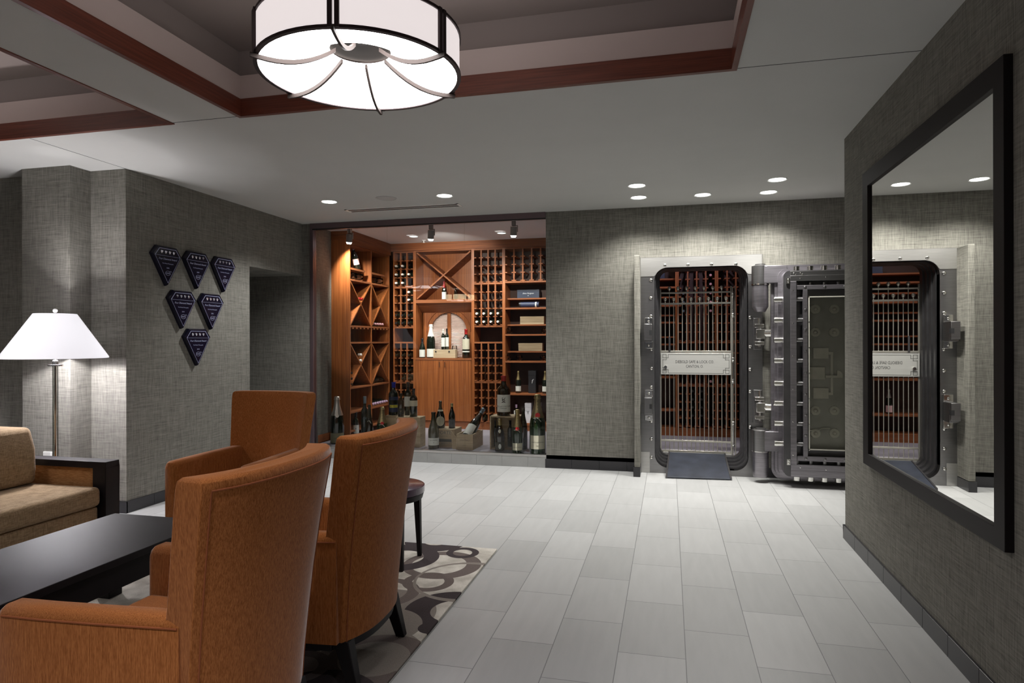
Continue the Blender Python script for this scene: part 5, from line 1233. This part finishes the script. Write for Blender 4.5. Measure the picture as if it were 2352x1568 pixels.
MB().lathe([(.098, -.001), (.104, -.005), (.108, 0), (.098, 0)], 36).build('trim_ring', M['dimwhite'], t); MB().lathe([(1e-4, -.002), (.098, -.002), (.098, -.0005), (1e-4, -.0005)], 36).build('grille', M['dimwhite'], t)
t = thing('slot_diffuser', 'long narrow slot air diffuser in the ceiling before the wine cellar', 'air vent', (-2.845, 6.64, ZC)); o = Vector(t.location)
q = MB(o)
for a in ((-3.51, -2.18, 6.565, 6.577), (-3.51, -2.18, 6.703, 6.715), (-3.51, -3.485, 6.565, 6.715), (-2.205, -2.18, 6.565, 6.715), (-3.49, -2.2, 6.634, 6.646)): q.box(*a, ZC-.006, ZC)
q.build('frame', M['white'], t, smooth=False)
q = MB(o).box(-3.49, -2.2, 6.577, 6.703, ZC-.0015, ZC-.0005).build('slot', M['black'], t, smooth=False)
for px, py, lab in ((950, 543, 'round cellar ceiling light left of the middle track spotlight'), (1152, 535, 'round cellar ceiling light left of the right track spotlight')):
    p = onz(px, py, ZC); downlight(lab, p.x, p.y, mat='ledcool', group='cellar ceiling lights', r=.058)
p = onz(982, 555, ZC)
t = thing('sprinkler_head', 'small white sprinkler head on the cellar ceiling before the fascia', 'sprinkler', (p.x, p.y-.15, ZC)); MB().lathe([(.03, 0), (.03, -.006), (.010, -.008), (.010, -.03), (.018, -.033), (.018, -.037), (1e-4, -.037)], 20).build('head', M['white'], t)
TR = []
for px, lab, tgt in ((803, 'left track spotlight tilted towards the side rack', (-4.15, 8.3, 2.0)), (990, 'middle track spotlight aimed at the X shelf', (-3.15, 9.2, 2.2)), (1180, 'right track spotlight aimed at the stepped shelves', (-2.0, 9.0, 1.7))):
    YT = 7.62; p = ony(px, 520, YT)
    t = thing('track_spotlight', lab, 'spotlight', (p.x, YT, ZC), 0, 'track spotlights in the cellar')
    MB().box(-.02, .02, -.03, .03, -.075, 0).box(.044, .050, -.008, .008, -.15, -.07).box(-.005, .05, -.008, .008, -.078, -.07).build('bracket', M['silltile'], t)
    d = (Vector(tgt)-Vector((p.x, YT, ZC-.12))).normalized(); d = Vector((d.x*.8, d.y*.25 if px != 803 else .1, -1 if px != 803 else -.75)).normalized()
    c0 = Vector((0, 0, -.085)); c1 = c0+d*.105
    h = MB().cyl(c0, c1, .040, n=20).build('head', M['silltile'], t); MB().cyl(c1, c1+d*.022, .037, .026, n=20).build('lens', M['led'], h)
    TR.append((Vector((p.x, YT, ZC))+c1+d*.03, Vector(tgt)))

# ------------------------------------------------------------------ lights
def spot(loc, tgt, watt, size=1.6, blend=.6, col=(1, .97, .92), rad=.05, name='down_beam'):
    l = bpy.data.lights.new(name, 'SPOT'); l.energy = watt; l.spot_size = size; l.spot_blend = blend; l.color = col; l.shadow_soft_size = rad
    o_ = bpy.data.objects.new(name, l); COL.objects.link(o_); o_.location = loc
    o_.rotation_euler = (Vector(tgt)-Vector(loc)).to_track_quat('-Z', 'Y').to_euler(); return o_
def down(x, y, w, size=1.9, col=(1, .98, .94), z=ZC-.012): return spot((x, y, z), (x, y, 0), w, size, .7, col, .06)
def point(loc, w, col=(1, 1, 1), rad=.05, name='bulb_light'):
    l = bpy.data.lights.new(name, 'POINT'); l.energy = w; l.color = col; l.shadow_soft_size = rad
    o_ = bpy.data.objects.new(name, l); COL.objects.link(o_); o_.location = loc; return o_
POWER = {0: 220, 1: 140, 2: 110, 3: 150, 4: 180, 5: 230, 6: 150}
for i, (x, y, lab) in enumerate(DL): down(x, y, POWER[i], 2.3 if i in (0, 3, 4, 5, 6) else 1.9, (1, .985, .94) if i >= 2 else (1, 1, 1))
# unseen fill spots added over the walkway and the seating, outside the frame
for x, y, w in ((-1.2, .3, 190), (.1, .5, 250), (-3.2, .4, 90)):
    down(x, y, w, 1.6, (.93, .93, 1))
for p, tg in TR: spot(p, tg, 145, 1.42, .7, (1, .95, .86), .03, 'track_beam')
for px, py in ((950, 543), (1152, 535)):
    p = onz(px, py, ZC); down(p.x, p.y, 120, 2.3, (.95, 1, .98))
spot((.35, 8.2, 2.85), (.35, 9.2, 1.6), 24, 1.9, .7, (.90, .78, 1), .05, 'cellar_fill_beam'); spot((-.6, 8.3, 2.85), (-.5, 9.2, 1.5), 16, 1.7, .7, (1, .9, .9), .05, 'cellar_fill_beam')  # added unseen spots that brighten the racks behind the vault gate
point((LP.x, LP.y, 1.50), 170, (1, .97, 1), .045)
point((-1.18, 2.342, 2.524+.12), 10, (1, .95, .93), .12, 'pendant_bulb')
wd = bpy.data.worlds.new('world'); S.world = wd; wd.use_nodes = True
wd.node_tree.nodes['Background'].inputs[0].default_value = (.80, .80, .88, 1); wd.node_tree.nodes['Background'].inputs[1].default_value = .06
